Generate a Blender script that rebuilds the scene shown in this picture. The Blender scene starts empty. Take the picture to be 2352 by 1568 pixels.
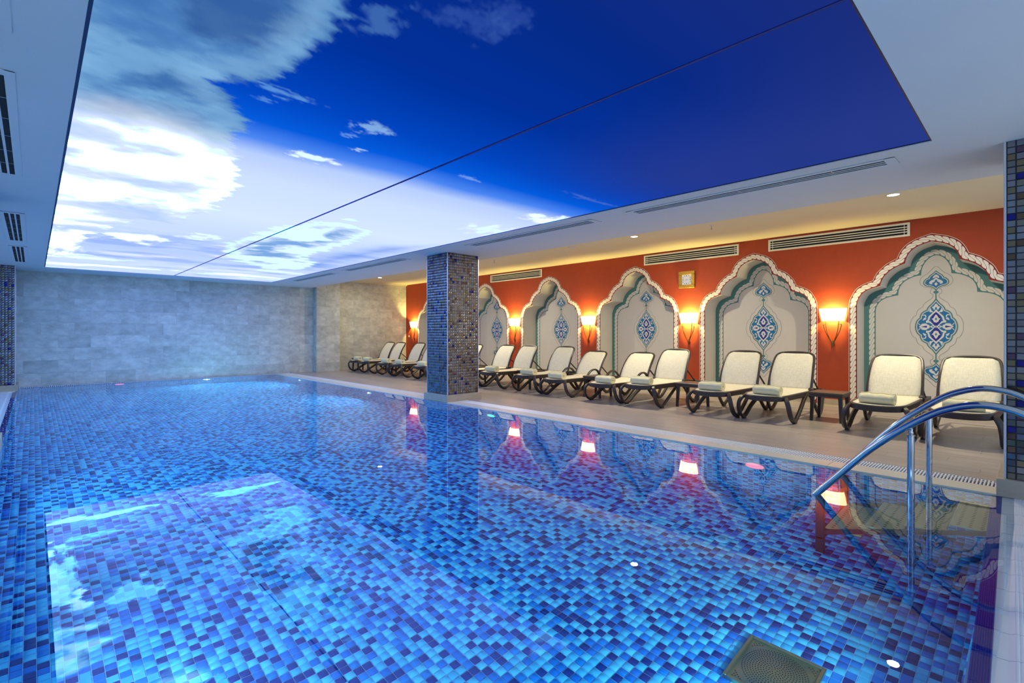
import bpy, math, random
import numpy as np
from mathutils import Vector
from mathutils.geometry import tessellate_polygon

random.seed(7)
rng = np.random.default_rng(11)
S = bpy.context.scene
COL = S.collection

# ------------------------------------------------------------------ camera, world, exposure
# World: +X towards the red lounger wall, +Y along the pool to the far stone wall, deck at z = 0.
YAW = math.atan2(1100.0, 1156.0)
cam_data = bpy.data.cameras.new('camera')
cam_data.sensor_width = 36.0
cam_data.lens = 36.0 * 1156.0 / 2352.0
cam_data.shift_y = -18.0 / 2352.0
cam_data.clip_start = 0.02
cam = bpy.data.objects.new('camera', cam_data)
COL.objects.link(cam)
cam.location = (0.0, 0.0, 1.25)
cam.rotation_euler = (math.pi / 2, 0.0, -YAW)
S.camera = cam

world = bpy.data.worlds.new('world')
S.world = world
world.use_nodes = True
bg = world.node_tree.nodes['Background']
bg.inputs[0].default_value = (0.55, 0.74, 1.0, 1.0)
bg.inputs[1].default_value = 1.15

S.view_settings.view_transform = 'Standard'
S.view_settings.look = 'None'
S.view_settings.exposure = 0.0
S.view_settings.gamma = 1.0
S.view_settings.use_curve_mapping = False
S.cycles.max_bounces = 9
S.cycles.diffuse_bounces = 4
S.cycles.glossy_bounces = 4
S.cycles.transmission_bounces = 6
S.cycles.sample_clamp_indirect = 4.0
S.cycles.blur_glossy = 0.5
S.cycles.use_denoising = True

PANEL_GAIN = 1.0        # brightness of the backlit sky print
SCONCE_GLOW = 5.0        # lamp shades
SCONCE_WATT = 42.0       # bulbs in the sconces
DOWN_WATT = 64.0        # recessed downlights
POOL_WATT = 108.0         # beams of the underwater lamps and of the added floodlights

# ------------------------------------------------------------------ dimensions
PX0, PX1 = -0.26, 5.44           # pool, across
PY0, PY1 = 0.2, 16.25          # pool, along
DEPTH = 1.30
WX, BX = 10.22, 10.72            # lounger wall, niche back
FARY = 16.45
CEIL, CEIL2 = 2.74, 3.08
BEAMX = 6.57
ARCH_C = [1.185, 3.875, 6.565, 9.265, 11.96, 14.65]


def lin(r, g, b):
    def f(c):
        c /= 255.0
        return c / 12.92 if c <= 0.04045 else ((c + 0.055) / 1.055) ** 2.4
    return (f(r), f(g), f(b), 1.0)


# ------------------------------------------------------------------ materials
MATS = {}


def mat(name, col=(0.8, 0.8, 0.8, 1), rough=0.5, metal=0.0, spec=0.5, emit=None, emit_s=0.0):
    if name in MATS:
        return MATS[name]
    m = bpy.data.materials.new(name)
    m.use_nodes = True
    p = m.node_tree.nodes['Principled BSDF']
    p.inputs['Base Color'].default_value = col
    p.inputs['Roughness'].default_value = rough
    p.inputs['Metallic'].default_value = metal
    p.inputs['Specular IOR Level'].default_value = spec
    if emit:
        p.inputs['Emission Color'].default_value = emit
        p.inputs['Emission Strength'].default_value = emit_s
    MATS[name] = m
    return m


def N(m, kind, **inp):
    n = m.node_tree.nodes.new(kind)
    for k, v in inp.items():
        if k.startswith('_'):
            setattr(n, k[1:], v)
        else:
            n.inputs[k.replace('__', ' ')].default_value = v
    return n


def L(m, a, ao, b, bi):
    m.node_tree.links.new(a.outputs[ao], b.inputs[bi])


def P(m):
    return m.node_tree.nodes['Principled BSDF']


def noisy(name, c1, c2, scale=4.0, rough=0.6, stretch=(1, 1, 1), bump=0.0, metal=0.0, detail=6.0, per_object=0.0, coords='Object', spec=0.5):
    """two-tone noise material; per_object shifts the tone from piece to piece"""
    if name in MATS:
        return MATS[name]
    m = mat(name, c1, rough, metal, spec)
    tc = N(m, 'ShaderNodeTexCoord')
    mp = N(m, 'ShaderNodeMapping')
    mp.inputs['Scale'].default_value = stretch
    L(m, tc, coords, mp, 'Vector')
    nz = N(m, 'ShaderNodeTexNoise', Scale=scale, Detail=detail, Roughness=0.6)
    src = mp
    info = None
    if per_object:
        info = N(m, 'ShaderNodeObjectInfo')
        add = N(m, 'ShaderNodeVectorMath', _operation='ADD')
        mul = N(m, 'ShaderNodeVectorMath', _operation='SCALE')
        cmb = N(m, 'ShaderNodeCombineXYZ')
        for ax in 'XYZ':
            L(m, info, 'Random', cmb, ax)
        L(m, cmb, 0, mul, 0)
        mul.inputs['Scale'].default_value = 37.0
        L(m, mp, 0, add, 0)
        L(m, mul, 0, add, 1)
        src = add
    L(m, src, 0, nz, 'Vector')
    mx = N(m, 'ShaderNodeMix', _data_type='RGBA')
    mx.inputs[6].default_value = c1
    mx.inputs[7].default_value = c2
    L(m, nz, 'Fac', mx, 0)
    out = mx
    oi = 2
    if per_object:
        rm = N(m, 'ShaderNodeMapRange')
        rm.inputs['To Min'].default_value = 1.0 - per_object
        rm.inputs['To Max'].default_value = 1.0 + per_object * 0.6
        L(m, info, 'Random', rm, 'Value')
        sc = N(m, 'ShaderNodeVectorMath', _operation='SCALE')
        L(m, mx, 2, sc, 0)
        L(m, rm, 0, sc, 'Scale')
        out, oi = sc, 0
    L(m, out, oi, P(m), 'Base Color')
    if bump:
        b = N(m, 'ShaderNodeBump', Strength=bump, Distance=0.01)
        L(m, nz, 'Fac', b, 'Height')
        L(m, b, 0, P(m), 'Normal')
    return m


def attr_mat(name, rough=0.2, metal=0.0, emit=0.0, spec=0.5):
    if name in MATS:
        return MATS[name]
    m = mat(name, (1, 1, 1, 1), rough, metal, spec)
    a = N(m, 'ShaderNodeAttribute', _attribute_name='tint')
    if emit:
        P(m).inputs['Base Color'].default_value = (0.0, 0.0, 0.0, 1)
        P(m).inputs['Specular IOR Level'].default_value = 0.0
        L(m, a, 'Color', P(m), 'Emission Color')
        P(m).inputs['Emission Strength'].default_value = emit
    else:
        L(m, a, 'Color', P(m), 'Base Color')
    return m


M_WHITE = noisy('ceiling_paint', lin(232, 232, 230), lin(222, 223, 222), 1.2, 0.75)
M_CREAM = noisy('cream_ceiling_paint', lin(240, 228, 190), lin(234, 221, 182), 1.5, 0.75)
M_RED = noisy('red_plaster', lin(174, 66, 24), lin(156, 54, 20), 9.0, 0.7, bump=0.12)
M_NICHE = noisy('niche_plaster', lin(226, 219, 208), lin(216, 209, 199), 3.0, 0.75)
M_STONE = noisy('limestone', lin(240, 241, 228), lin(132, 132, 122), 4.5, 0.55, (1, 1, 1.5), 0.12, per_object=0.13, detail=9.0)
M_STONE_JOINT = mat('stone_joint', lin(226, 226, 216), 0.8)
M_TRAV = noisy('travertine', lin(196, 182, 160), lin(160, 144, 120), 9.0, 0.5, (1, 1, 2.5), 0.1)
M_PLANK = noisy('wood_look_plank', lin(206, 193, 182), lin(132, 120, 112), 2.2, 0.33, (14.0, 0.8, 1), 0.03, per_object=0.09)
M_JOINT = mat('floor_joint', lin(150, 140, 132), 0.7)
M_COPING = noisy('coping_stone', lin(232, 224, 204), lin(214, 205, 184), 6.0, 0.3)
M_GRATE = mat('white_grating', lin(236, 238, 240), 0.35)
M_DARK = mat('dark_void', lin(14, 14, 18), 0.8)
M_GROUT = mat('pool_grout', lin(150, 190, 220), 0.7)
M_COLGROUT = mat('column_grout', lin(64, 68, 78), 0.6)
M_TILE = attr_mat('glazed_pool_tile', 0.5, spec=0.25)
M_COLTILE = attr_mat('glass_mosaic_tile', 0.08, 0.9)
M_TRIM = mat('aluminium_trim', lin(225, 225, 230), 0.25, 0.6)
M_CHROME = mat('polished_steel', lin(205, 205, 208), 0.08, 1.0)
M_STEEL = noisy('drain_steel', lin(178, 176, 150), lin(150, 150, 128), 5.0, 0.28, metal=0.9)
M_TREAD = mat('step_plate', lin(206, 190, 140), 0.4, 0.2)
M_STEPFRAME = mat('step_frame', lin(44, 40, 58), 0.5, 0.2)
M_FRAME = noisy('brown_resin', lin(66, 56, 54), lin(54, 46, 45), 30.0, 0.38)
M_TABLETOP = noisy('table_resin', lin(96, 80, 66), lin(74, 61, 52), 6.0, 0.4, (1, 8, 1))
M_TOWEL = noisy('towel_cloth', lin(238, 230, 190), lin(224, 215, 174), 40.0, 0.95, bump=0.4)
M_GOLD = noisy('gold_frame', lin(214, 170, 70), lin(150, 118, 50), 60.0, 0.35, metal=0.7, bump=0.6)
M_BRASS = mat('antique_brass', lin(150, 110, 60), 0.35, 0.8)
M_VENT = mat('vent_paint', lin(228, 224, 212), 0.5)
M_BLUEEDGE = mat('cobalt_edge_tile', lin(38, 40, 150), 0.2)
M_WHITEEDGE = mat('white_edge_tile', lin(222, 222, 226), 0.3)
M_CLOCKFACE = mat('clock_face', lin(226, 228, 236), 0.3)
M_INK = mat('black_ink', lin(30, 30, 36), 0.6)
# paints of the wall decoration
M_P_ROPE = mat('rope_paint', lin(232, 224, 212), 0.7)
M_P_MAROON = mat('maroon_paint', lin(128, 26, 26), 0.7)
M_P_TEAL = mat('teal_paint', lin(84, 134, 132), 0.7)
M_P_LINE = mat('grey_green_paint', lin(100, 116, 108), 0.7)
M_P_BLUE = mat('turquoise_blue_paint', lin(24, 116, 172), 0.6)
M_P_NAVY = mat('navy_paint', lin(40, 40, 148), 0.6)
M_P_WHITE = mat('white_paint', lin(226, 222, 214), 0.7)

# woven sling
M_SLING = mat('woven_sling', lin(232, 224, 200), 0.7)
tc = N(M_SLING, 'ShaderNodeTexCoord')
nz1 = N(M_SLING, 'ShaderNodeTexNoise', Scale=1.0, Detail=3.0)
nz2 = N(M_SLING, 'ShaderNodeTexNoise', Scale=1.0, Detail=3.0)
for nz, sc in ((nz1, (18, 160, 18)), (nz2, (170, 14, 170))):
    mp = N(M_SLING, 'ShaderNodeMapping')
    mp.inputs['Scale'].default_value = sc
    L(M_SLING, tc, 'Object', mp, 'Vector')
    L(M_SLING, mp, 0, nz, 'Vector')
mth = N(M_SLING, 'ShaderNodeMath', _operation='MULTIPLY')
L(M_SLING, nz1, 'Fac', mth, 0)
L(M_SLING, nz2, 'Fac', mth, 1)
rmp = N(M_SLING, 'ShaderNodeMapRange')
rmp.inputs['From Min'].default_value = 0.12
rmp.inputs['From Max'].default_value = 0.38
L(M_SLING, mth, 0, rmp, 'Value')
mx = N(M_SLING, 'ShaderNodeMix', _data_type='RGBA')
mx.inputs[6].default_value = lin(218, 208, 180)
mx.inputs[7].default_value = lin(240, 233, 210)
L(M_SLING, rmp, 0, mx, 0)
L(M_SLING, mx, 2, P(M_SLING), 'Base Color')

# water: one refracting surface with a faint ripple
M_WATER = bpy.data.materials.new('pool_water')
M_WATER.use_nodes = True
nt = M_WATER.node_tree
nt.nodes.remove(nt.nodes['Principled BSDF'])
gl = nt.nodes.new('ShaderNodeBsdfGlass')
gl.inputs['IOR'].default_value = 1.333
gl.inputs['Roughness'].default_value = 0.0
gl.inputs['Color'].default_value = (0.93, 0.985, 1.0, 1)
tc = nt.nodes.new('ShaderNodeTexCoord')
wn = nt.nodes.new('ShaderNodeTexNoise')
wn.inputs['Scale'].default_value = 2.4
wn.inputs['Detail'].default_value = 1.5
wb = nt.nodes.new('ShaderNodeBump')
wb.inputs['Strength'].default_value = 0.018
wb.inputs['Distance'].default_value = 0.02
nt.links.new(tc.outputs['Object'], wn.inputs['Vector'])
nt.links.new(wn.outputs['Fac'], wb.inputs['Height'])
nt.links.new(wb.outputs[0], gl.inputs['Normal'])
nt.links.new(gl.outputs[0], nt.nodes['Material Output'].inputs['Surface'])


def glow(name, col, s):
    if name in MATS:
        return MATS[name]
    m = mat(name, (0.8, 0.8, 0.8, 1), 0.5, emit=col, emit_s=s)
    return m


# ------------------------------------------------------------------ mesh helpers
class MB:
    def __init__(self):
        self.v, self.f, self.m = [], [], []

    def add(self, vs, fs, mi=0):
        b = len(self.v)
        self.v.extend(tuple(map(float, p)) for p in vs)
        self.f.extend(tuple(i + b for i in f) for f in fs)
        self.m.extend([mi] * len(fs))
        return self

    def box(self, x0, x1, y0, y1, z0, z1, mi=0):
        vs = [(x, y, z) for x in (x0, x1) for y in (y0, y1) for z in (z0, z1)]
        fs = [(0, 1, 3, 2), (4, 6, 7, 5), (0, 4, 5, 1), (2, 3, 7, 6), (0, 2, 6, 4), (1, 5, 7, 3)]
        return self.add(vs, fs, mi)

    def bbox(self, x0, x1, y0, y1, z0, z1, b=0.004, mi=0):
        """box with chamfered edges"""
        rings = []
        for z, i in ((z0, b), (z0 + b, 0), (z1 - b, 0), (z1, b)):
            c = b
            xa, xb, ya, yb = x0 + i, x1 - i, y0 + i, y1 - i
            rings.append([(xa + c, ya, z), (xb - c, ya, z), (xb, ya + c, z), (xb, yb - c, z), (xb - c, yb, z), (xa + c, yb, z), (xa, yb - c, z), (xa, ya + c, z)])
        return self.loft(rings, mi, True)

    def loft(self, rings, mi=0, caps=True, closed_ring=True):
        n = len(rings[0])
        vs = [p for r in rings for p in r]
        fs = []
        for k in range(len(rings) - 1):
            for i in range(n if closed_ring else n - 1):
                j = (i + 1) % n
                fs.append((k * n + i, k * n + j, (k + 1) * n + j, (k + 1) * n + i))
        if caps:
            fs.append(tuple(reversed(range(n))))
            fs.append(tuple((len(rings) - 1) * n + i for i in range(n)))
        return self.add(vs, fs, mi)

    def sweep(self, path, prof, up=(0, 0, 1), mi=0, closed=False, caps=True):
        """sweep a 2-D profile (a, b): a along side vector, b along the transported up vector"""
        P3 = [Vector(p) for p in path]
        n = len(P3)
        rings = []
        upv = Vector(up)
        for i in range(n):
            if closed:
                t = P3[(i + 1) % n] - P3[i - 1]
            else:
                t = P3[min(i + 1, n - 1)] - P3[max(i - 1, 0)]
            t.normalize()
            side = t.cross(upv)
            if side.length < 1e-4:
                side = t.cross(Vector((1, 0, 0)))
            side.normalize()
            u = side.cross(t)
            upv = u
            rings.append([tuple(P3[i] + side * a + u * b) for a, b in prof])
        if closed:
            rings.append(rings[0])
            return self.loft(rings, mi, False)
        return self.loft(rings, mi, caps)

    def tube(self, path, r, seg=10, mi=0, up=(0, 0, 1), closed=False):
        prof = [(r * math.cos(2 * math.pi * k / seg), r * math.sin(2 * math.pi * k / seg)) for k in range(seg)]
        return self.sweep(path, prof, up, mi, closed)

    def disc(self, c, r, axis='z', seg=24, mi=0, r2=None):
        r2 = r2 or r
        vs = []
        for k in range(seg):
            a = 2 * math.pi * k / seg
            p, q = r * math.cos(a), r2 * math.sin(a)
            vs.append({'z': (c[0] + p, c[1] + q, c[2]), 'x': (c[0], c[1] + p, c[2] + q), 'y': (c[0] + p, c[1], c[2] + q)}[axis])
        return self.add(vs, [tuple(range(seg))], mi)

    def lathe(self, prof, c=(0, 0, 0), axis='z', seg=24, mi=0, caps=True):
        rings = []
        for r, h in prof:
            ring = []
            for k in range(seg):
                a = 2 * math.pi * k / seg
                p, q = r * math.cos(a), r * math.sin(a)
                ring.append({'z': (c[0] + p, c[1] + q, c[2] + h), 'x': (c[0] + h, c[1] + p, c[2] + q), 'y': (c[0] + q, c[1] + h, c[2] + p)}[axis])
            rings.append(ring)
        return self.loft(rings, mi, caps)

    def mesh(self, name, mats, smooth=False):
        me = bpy.data.meshes.new(name)
        me.from_pydata(self.v, [], self.f)
        for m in (mats if isinstance(mats, (list, tuple)) else [mats]):
            me.materials.append(m)
        me.polygons.foreach_set('material_index', self.m)
        if smooth:
            me.polygons.foreach_set('use_smooth', [True] * len(self.f))
        me.update()
        return me


def link(name, data, parent=None, loc=None, rot=None):
    o = bpy.data.objects.new(name, data)
    COL.objects.link(o)
    if parent is not None:
        o.parent = parent
    if loc is not None:
        o.location = loc
    if rot is not None:
        o.rotation_euler = rot
    return o


def put(name, mb, mats, parent=None, loc=None, rot=None, smooth=False):
    return link(name, mb.mesh(name, mats, smooth), parent, loc, rot)


def smooth_by_angle(o, deg=40):
    me = o.data
    me.polygons.foreach_set('use_smooth', [True] * len(me.polygons))
    try:
        me.set_sharp_from_angle(angle=math.radians(deg))
    except Exception:
        pass
    return o


def tag(o, label=None, cat=None, group=None, kind=None):
    if label:
        o['label'] = label
    if cat:
        o['category'] = cat
    if group:
        o['group'] = group
    if kind:
        o['kind'] = kind
    return o


def empty(name, loc=(0, 0, 0), rz=0.0):
    o = bpy.data.objects.new(name, None)
    COL.objects.link(o)
    o.location = loc
    o.rotation_euler = (0, 0, rz)
    o.empty_display_size = 0.1
    return o


def copy_tree(o, parent=None):
    c = o.copy()
    COL.objects.link(c)
    c.parent = parent
    for ch in o.children:
        copy_tree(ch, c)
    return c


def catmull(pts, n=6, closed=False):
    out = []
    P3 = [Vector(p) for p in pts]
    m = len(P3)
    for i in range(m if closed else m - 1):
        if closed:
            p0, p1, p2, p3 = P3[i - 1], P3[i], P3[(i + 1) % m], P3[(i + 2) % m]
        else:
            p0, p1, p2, p3 = P3[max(i - 1, 0)], P3[i], P3[i + 1], P3[min(i + 2, m - 1)]
        for k in range(n):
            t = k / n
            out.append(tuple(0.5 * ((2 * p1) + (p2 - p0) * t + (2 * p0 - 5 * p1 + 4 * p2 - p3) * t * t + (3 * p1 - p0 - 3 * p2 + p3) * t * t * t)))
    if not closed:
        out.append(tuple(P3[-1]))
    return out


def rrect(w, h, r):
    """rounded rectangle profile centred on the origin"""
    w, h = w / 2, h / 2
    return [(w - r, -h), (w, -h + r), (w, h - r), (w - r, h), (-w + r, h), (-w, h - r), (-w, -h + r), (-w + r, -h)]


# ------------------------------------------------------------------ mosaic tiles by the thousand
def pillow_mesh(name, origin, a, b, nrm, na, nb, pitch, gap, hgt, colours, m, tilt=0.0, skip=None):
    """cushion-shaped glass tiles: 4 x 4 vertices each, smooth shaded"""
    origin, a, b, nrm = (np.array(v, float) for v in (origin, a, b, nrm))
    ia, ib = np.meshgrid(np.arange(na), np.arange(nb), indexing='ij')
    ia, ib = ia.ravel(), ib.ravel()
    keep = np.ones(len(ia), bool) if skip is None else ~skip
    ia, ib, colours = ia[keep], ib[keep], colours[keep]
    n = len(ia)
    cen = origin + np.outer((ia + 0.5) * pitch[0], a) + np.outer((ib + 0.5) * pitch[1], b)
    hw0, hw1 = (pitch[0] - gap) / 2, (pitch[1] - gap) / 2
    ta, tb = rng.normal(0, tilt, n), rng.normal(0, tilt, n)
    V = np.zeros((n, 16, 3))
    g = (-1.0, -0.62, 0.62, 1.0)
    for i in range(4):
        for j in range(4):
            wa, wb = g[i] * hw0, g[j] * hw1
            h = hgt if (0 < i < 3 and 0 < j < 3) else 0.0
            hh = h + (ta * wa + tb * wb) * (1.0 if h else 0.0)
            V[:, i * 4 + j] = cen + wa * a + wb * b + np.outer(np.broadcast_to(hh, n), nrm)
    F = np.array([[i * 4 + j, (i + 1) * 4 + j, (i + 1) * 4 + j + 1, i * 4 + j + 1] for i in range(3) for j in range(3)])
    if np.dot(np.cross(a, b), nrm) < 0:
        F = F[:, ::-1]
    faces = (F[None] + (np.arange(n) * 16)[:, None, None]).reshape(-1)
    me = bpy.data.meshes.new(name)
    me.vertices.add(n * 16)
    me.vertices.foreach_set('co', V.reshape(-1))
    nf = n * 9
    me.loops.add(nf * 4)
    me.loops.foreach_set('vertex_index', faces.astype(np.int32))
    me.polygons.add(nf)
    me.polygons.foreach_set('loop_start', np.arange(nf, dtype=np.int32) * 4)
    me.polygons.foreach_set('use_smooth', np.ones(nf, bool))
    me.materials.append(m)
    me.update(calc_edges=True)
    at = me.attributes.new('tint', 'FLOAT_COLOR', 'FACE')
    c4 = np.ones((nf, 4), np.float32)
    c4[:, :3] = np.repeat(colours, 9, axis=0)
    at.data.foreach_set('color', c4.reshape(-1))
    return me


def tile_mesh(name, origin, a, b, nrm, na, nb, pitch, gap, hgt, colours, m, bevel=0.25, tilt=0.0, skip=None):
    """grid of raised tiles in one mesh; colours: array (na*nb, 3); skip: bool mask"""
    origin, a, b, nrm = (np.array(v, float) for v in (origin, a, b, nrm))
    ia, ib = np.meshgrid(np.arange(na), np.arange(nb), indexing='ij')
    ia, ib = ia.ravel(), ib.ravel()
    keep = np.ones(len(ia), bool) if skip is None else ~skip
    ia, ib, colours = ia[keep], ib[keep], colours[keep]
    n = len(ia)
    cen = origin + np.outer((ia + 0.5) * pitch[0], a) + np.outer((ib + 0.5) * pitch[1], b)
    hw0, hw1 = (pitch[0] - gap) / 2, (pitch[1] - gap) / 2
    e = hgt * bevel * 2
    V = np.zeros((n, 8, 3))
    ta = rng.normal(0, tilt, n) if tilt else np.zeros(n)
    tb = rng.normal(0, tilt, n) if tilt else np.zeros(n)
    k = 0
    for top in (0, 1):
        for sa, sb in ((-1, -1), (1, -1), (1, 1), (-1, 1)):
            wa, wb = (hw0 - e * top) * sa, (hw1 - e * top) * sb
            h = (hgt * top) + (ta * wa + tb * wb) * top
            V[:, k] = cen + wa * a + wb * b + np.outer(np.broadcast_to(h, n), nrm)
            k += 1
    F = np.array([[4, 5, 6, 7], [0, 1, 5, 4], [1, 2, 6, 5], [2, 3, 7, 6], [3, 0, 4, 7]])
    if np.dot(np.cross(a, b), nrm) < 0:
        F = F[:, ::-1]
    faces = (F[None] + (np.arange(n) * 8)[:, None, None]).reshape(-1)
    me = bpy.data.meshes.new(name)
    me.vertices.add(n * 8)
    me.vertices.foreach_set('co', V.reshape(-1))
    nf = n * 5
    me.loops.add(nf * 4)
    me.loops.foreach_set('vertex_index', faces.astype(np.int32))
    me.polygons.add(nf)
    me.polygons.foreach_set('loop_start', np.arange(nf, dtype=np.int32) * 4)
    me.materials.append(m)
    me.update(calc_edges=True)
    at = me.attributes.new('tint', 'FLOAT_COLOR', 'FACE')
    c4 = np.ones((nf, 4), np.float32)
    c4[:, :3] = np.repeat(colours, 5, axis=0)
    at.data.foreach_set('color', c4.reshape(-1))
    me.validate()
    return me


POOL_PAL = np.array([lin(84, 196, 236)[:3], lin(68, 182, 230)[:3], lin(10, 126, 214)[:3], lin(6, 110, 204)[:3], lin(24, 48, 128)[:3]])


def pool_colours(n, nb_=1):
    pr = [0.23, 0.22, 0.16, 0.15, 0.24]
    grp = np.array([0, 0, 1, 1, 2])
    idx = rng.choice(5, n, p=pr).reshape(-1, nb_)
    for _ in range(2):           # break up runs of one colour
        same = np.zeros(idx.shape, bool)
        same[1:] |= grp[idx[1:]] == grp[idx[:-1]]
        same[:, 1:] |= (grp[idx[:, 1:]] == grp[idx[:, :-1]]) & (grp[idx[:, 1:]] > 0)
        same &= rng.random(idx.shape) < 0.75
        new = rng.choice(5, idx.shape, p=pr)
        idx = np.where(same, new, idx)
    idx = idx.ravel()
    return idx, POOL_PAL[idx] * rng.uniform(0.93, 1.05, (n, 1))


COL_PAL = np.array([lin(152, 154, 164)[:3], lin(138, 138, 144)[:3], lin(150, 144, 130)[:3], lin(148, 136, 108)[:3], lin(122, 102, 88)[:3], lin(54, 54, 150)[:3], lin(112, 92, 116)[:3]])

COL_PAL = COL_PAL * 0.8


def column_colours(n):
    idx = rng.choice(7, n, p=[0.42, 0.24, 0.14, 0.08, 0.05, 0.03, 0.04])
    return COL_PAL[idx] * rng.uniform(0.8, 1.15, (n, 1))


# ================================================================== SETTING
# ------------------------------------------------------------------ deck floor with planks
mb = MB()
mb.box(5.92, 10.76, -1.6, 16.75, -0.06, -0.003)
floor = put('floor', mb, M_JOINT)
tag(floor, 'wood-look plank deck between pool and red wall', 'floor', kind='structure')
PW, PL = 0.2, 1.2
plank_meshes = []
for ln in (PL, PL * 0.5):
    mb = MB()
    mb.bbox(0.0005, PW - 0.0005, 0.0005, ln - 0.0005, -0.006, 0.0, 0.0007)
    plank_meshes.append(mb.mesh('floor_plank', M_PLANK))
n_pl = 0
row = 0
x = 5.925
while x + PW < 10.75:
    y = -1.55 - (row * 0.47) % PL
    while y < 16.6:
        hidden = x > 9.9 and not any(abs(y + PL / 2 - c) < 1.4 for c in ARCH_C)
        if y > -2.8:
            link('floor_plank', plank_meshes[0], floor, (x, y, 0.0))
            n_pl += 1
        y += PL
    x += PW
    row += 1

# ------------------------------------------------------------------ pool basin
mb = MB()
T = 0.25
mb.box(PX0 - T, PX1 + T, PY0 - T, PY1 + T, -DEPTH - T, -DEPTH - 0.004)
mb.box(PX0 - T, PX0 - 0.004, PY0 - T, PY1 + T, -DEPTH - 0.004, -0.045)
mb.box(PX1 + 0.004, PX1 + T - 0.02, PY0 - T, PY1 + T, -DEPTH - 0.004, -0.04)
mb.box(PX0 - 0.004, PX1 + 0.004, PY0 - T, PY0 - 0.004, -DEPTH - 0.004, -0.045)
mb.box(PX0 - 0.004, PX1 + 0.004, PY1 + 0.004, PY1 + T, -DEPTH - 0.004, -0.04)
basin = put('pool_basin', mb, M_GROUT)
tag(basin, 'long rectangular swimming pool basin lined with blue mosaic tiles', 'pool', kind='structure')

PITCH = 0.055
na, nb = int(round((PX1 - PX0) / PITCH)), int(round((PY1 - PY0) / PITCH))
pa, pb = (PX1 - PX0) / na, (PY1 - PY0) / nb
idx, cols = pool_colours(na * nb, nb)
# the 300 floor tiles that show largest (nearest to the camera inside its view)
ia, ib = np.meshgrid(np.arange(na), np.arange(nb), indexing='ij')
cx = (PX0 + (ia + 0.5) * pa).ravel()
cy = (PY0 + (ib + 0.5) * pb).ravel()
dep = cx * math.sin(YAW) + cy * math.cos(YAW)
lat = cx * math.cos(YAW) - cy * math.sin(YAW)
seen = (np.abs(lat) < dep * 1.03) & (dep > 2.62)
order = np.argsort(np.where(seen, dep, 1e9))[:300]
single = np.zeros(na * nb, bool)
single[order] = True
me = tile_mesh('floor_tile_field', (PX0, PY0, -DEPTH - 0.004), (1, 0, 0), (0, 1, 0), (0, 0, 1), na, nb, (pa, pb), 0.0035, 0.006, cols, M_TILE, skip=single)
tag(link('floor_tile_field', me, basin), kind='stuff')
tile_kinds = []
for k in range(5):
    m = mat('pool_tile_%d' % k, tuple(POOL_PAL[k]) + (1,), 0.5, spec=0.25)
    mb = MB()
    h0, h1 = (pa - 0.0035) / 2, (pb - 0.0035) / 2
    mb.loft([[(-h0, -h1, 0), (h0, -h1, 0), (h0, h1, 0), (-h0, h1, 0)], [(-h0 + .003, -h1 + .003, .006), (h0 - .003, -h1 + .003, .006), (h0 - .003, h1 - .003, .006), (-h0 + .003, h1 - .003, .006)]])
    tile_kinds.append(mb.mesh('mosaic_tile', m))
for i in order:
    link('mosaic_tile', tile_kinds[idx[i]], basin, (cx[i], cy[i], -DEPTH - 0.004))
nz_ = int(round((DEPTH - 0.05) / 0.028))
pz = (DEPTH - 0.05) / nz_
for nm, o_, a_, n_, cnt, p_ in (('side_wall_tiles', (PX1 + 0.004, PY0, -DEPTH), (0, 1, 0), (-1, 0, 0), nb, pb), ('side_wall_tiles', (PX0 - 0.004, PY0, -DEPTH), (0, 1, 0), (1, 0, 0), nb, pb), ('end_wall_tiles', (PX0, PY1 + 0.004, -DEPTH), (1, 0, 0), (0, -1, 0), na, pa), ('end_wall_tiles', (PX0, PY0 - 0.004, -DEPTH), (1, 0, 0), (0, 1, 0), na, pa)):
    _, c = pool_colours(cnt * nz_, nz_)
    tag(link(nm, tile_mesh(nm, o_, a_, (0, 0, 1), n_, cnt, nz_, (p_, pz), 0.0035, 0.006, c, M_TILE), basin), kind='stuff')

# water
mb = MB()
mb.add([(PX0 - 0.06, 0.12, -0.012), (PX1 - 0.001, 0.12, -0.012), (PX1 - 0.001, PY1 - 0.001, -0.012), (PX0 - 0.06, PY1 - 0.001, -0.012)], [(0, 1, 2, 3)])
tag(put('pool_water', mb, M_WATER), 'clear still water filling the blue tiled pool', 'water', kind='stuff')

# coping on the lounger side and overflow grating
mb = MB()
ylist = np.arange(0.2, 16.2, 0.6)
cop = empty('pool_coping', (0, 0, 0))
tag(cop, 'beige stone coping along the pool on the lounger side', 'coping', kind='structure')
for y in ylist:
    mb = MB()
    mb.bbox(PX1, 5.675, y + 0.001, min(y + 0.6, 16.25) - 0.001, -0.045, 0.0, 0.003)
    put('coping_stone', mb, M_COPING, cop)
mb = MB()
mb.box(5.675, 5.92, 0.22, 16.35, -0.08, -0.05)
trough = put('drain_trough', mb, M_DARK)
tag(trough, 'dark drain channel under the white poolside grating', 'drain', kind='structure')
grat = empty('overflow_grating', (5.8, 0.22, 0.0))
tag(grat, 'white slatted overflow grating beside the pool coping', 'grating')
mb = MB()
for xx in (-0.118, 0.038, 0.106):
    mb.box(xx, xx + 0.012, 0.0, 16.1, -0.03, -0.002)
put('grating_rail', mb, M_GRATE, grat)
sl = MB()
sl.bbox(-0.12, 0.118, -0.0065, 0.0065, -0.02, 0.0, 0.002)
slm = sl.mesh('slat', M_GRATE)
GP = 0.0235
for k in range(300):
    link('slat', slm, grat, (0, 0.012 + k * GP, 0))
sl = MB()
y = 0.012 + 300 * GP
while y < 16.05:
    sl.box(-0.12, 0.118, y - 0.0065, y + 0.0065, -0.02, 0.0)
    y += GP
tag(put('slat_run', sl, M_GRATE, grat), kind='stuff')
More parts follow.
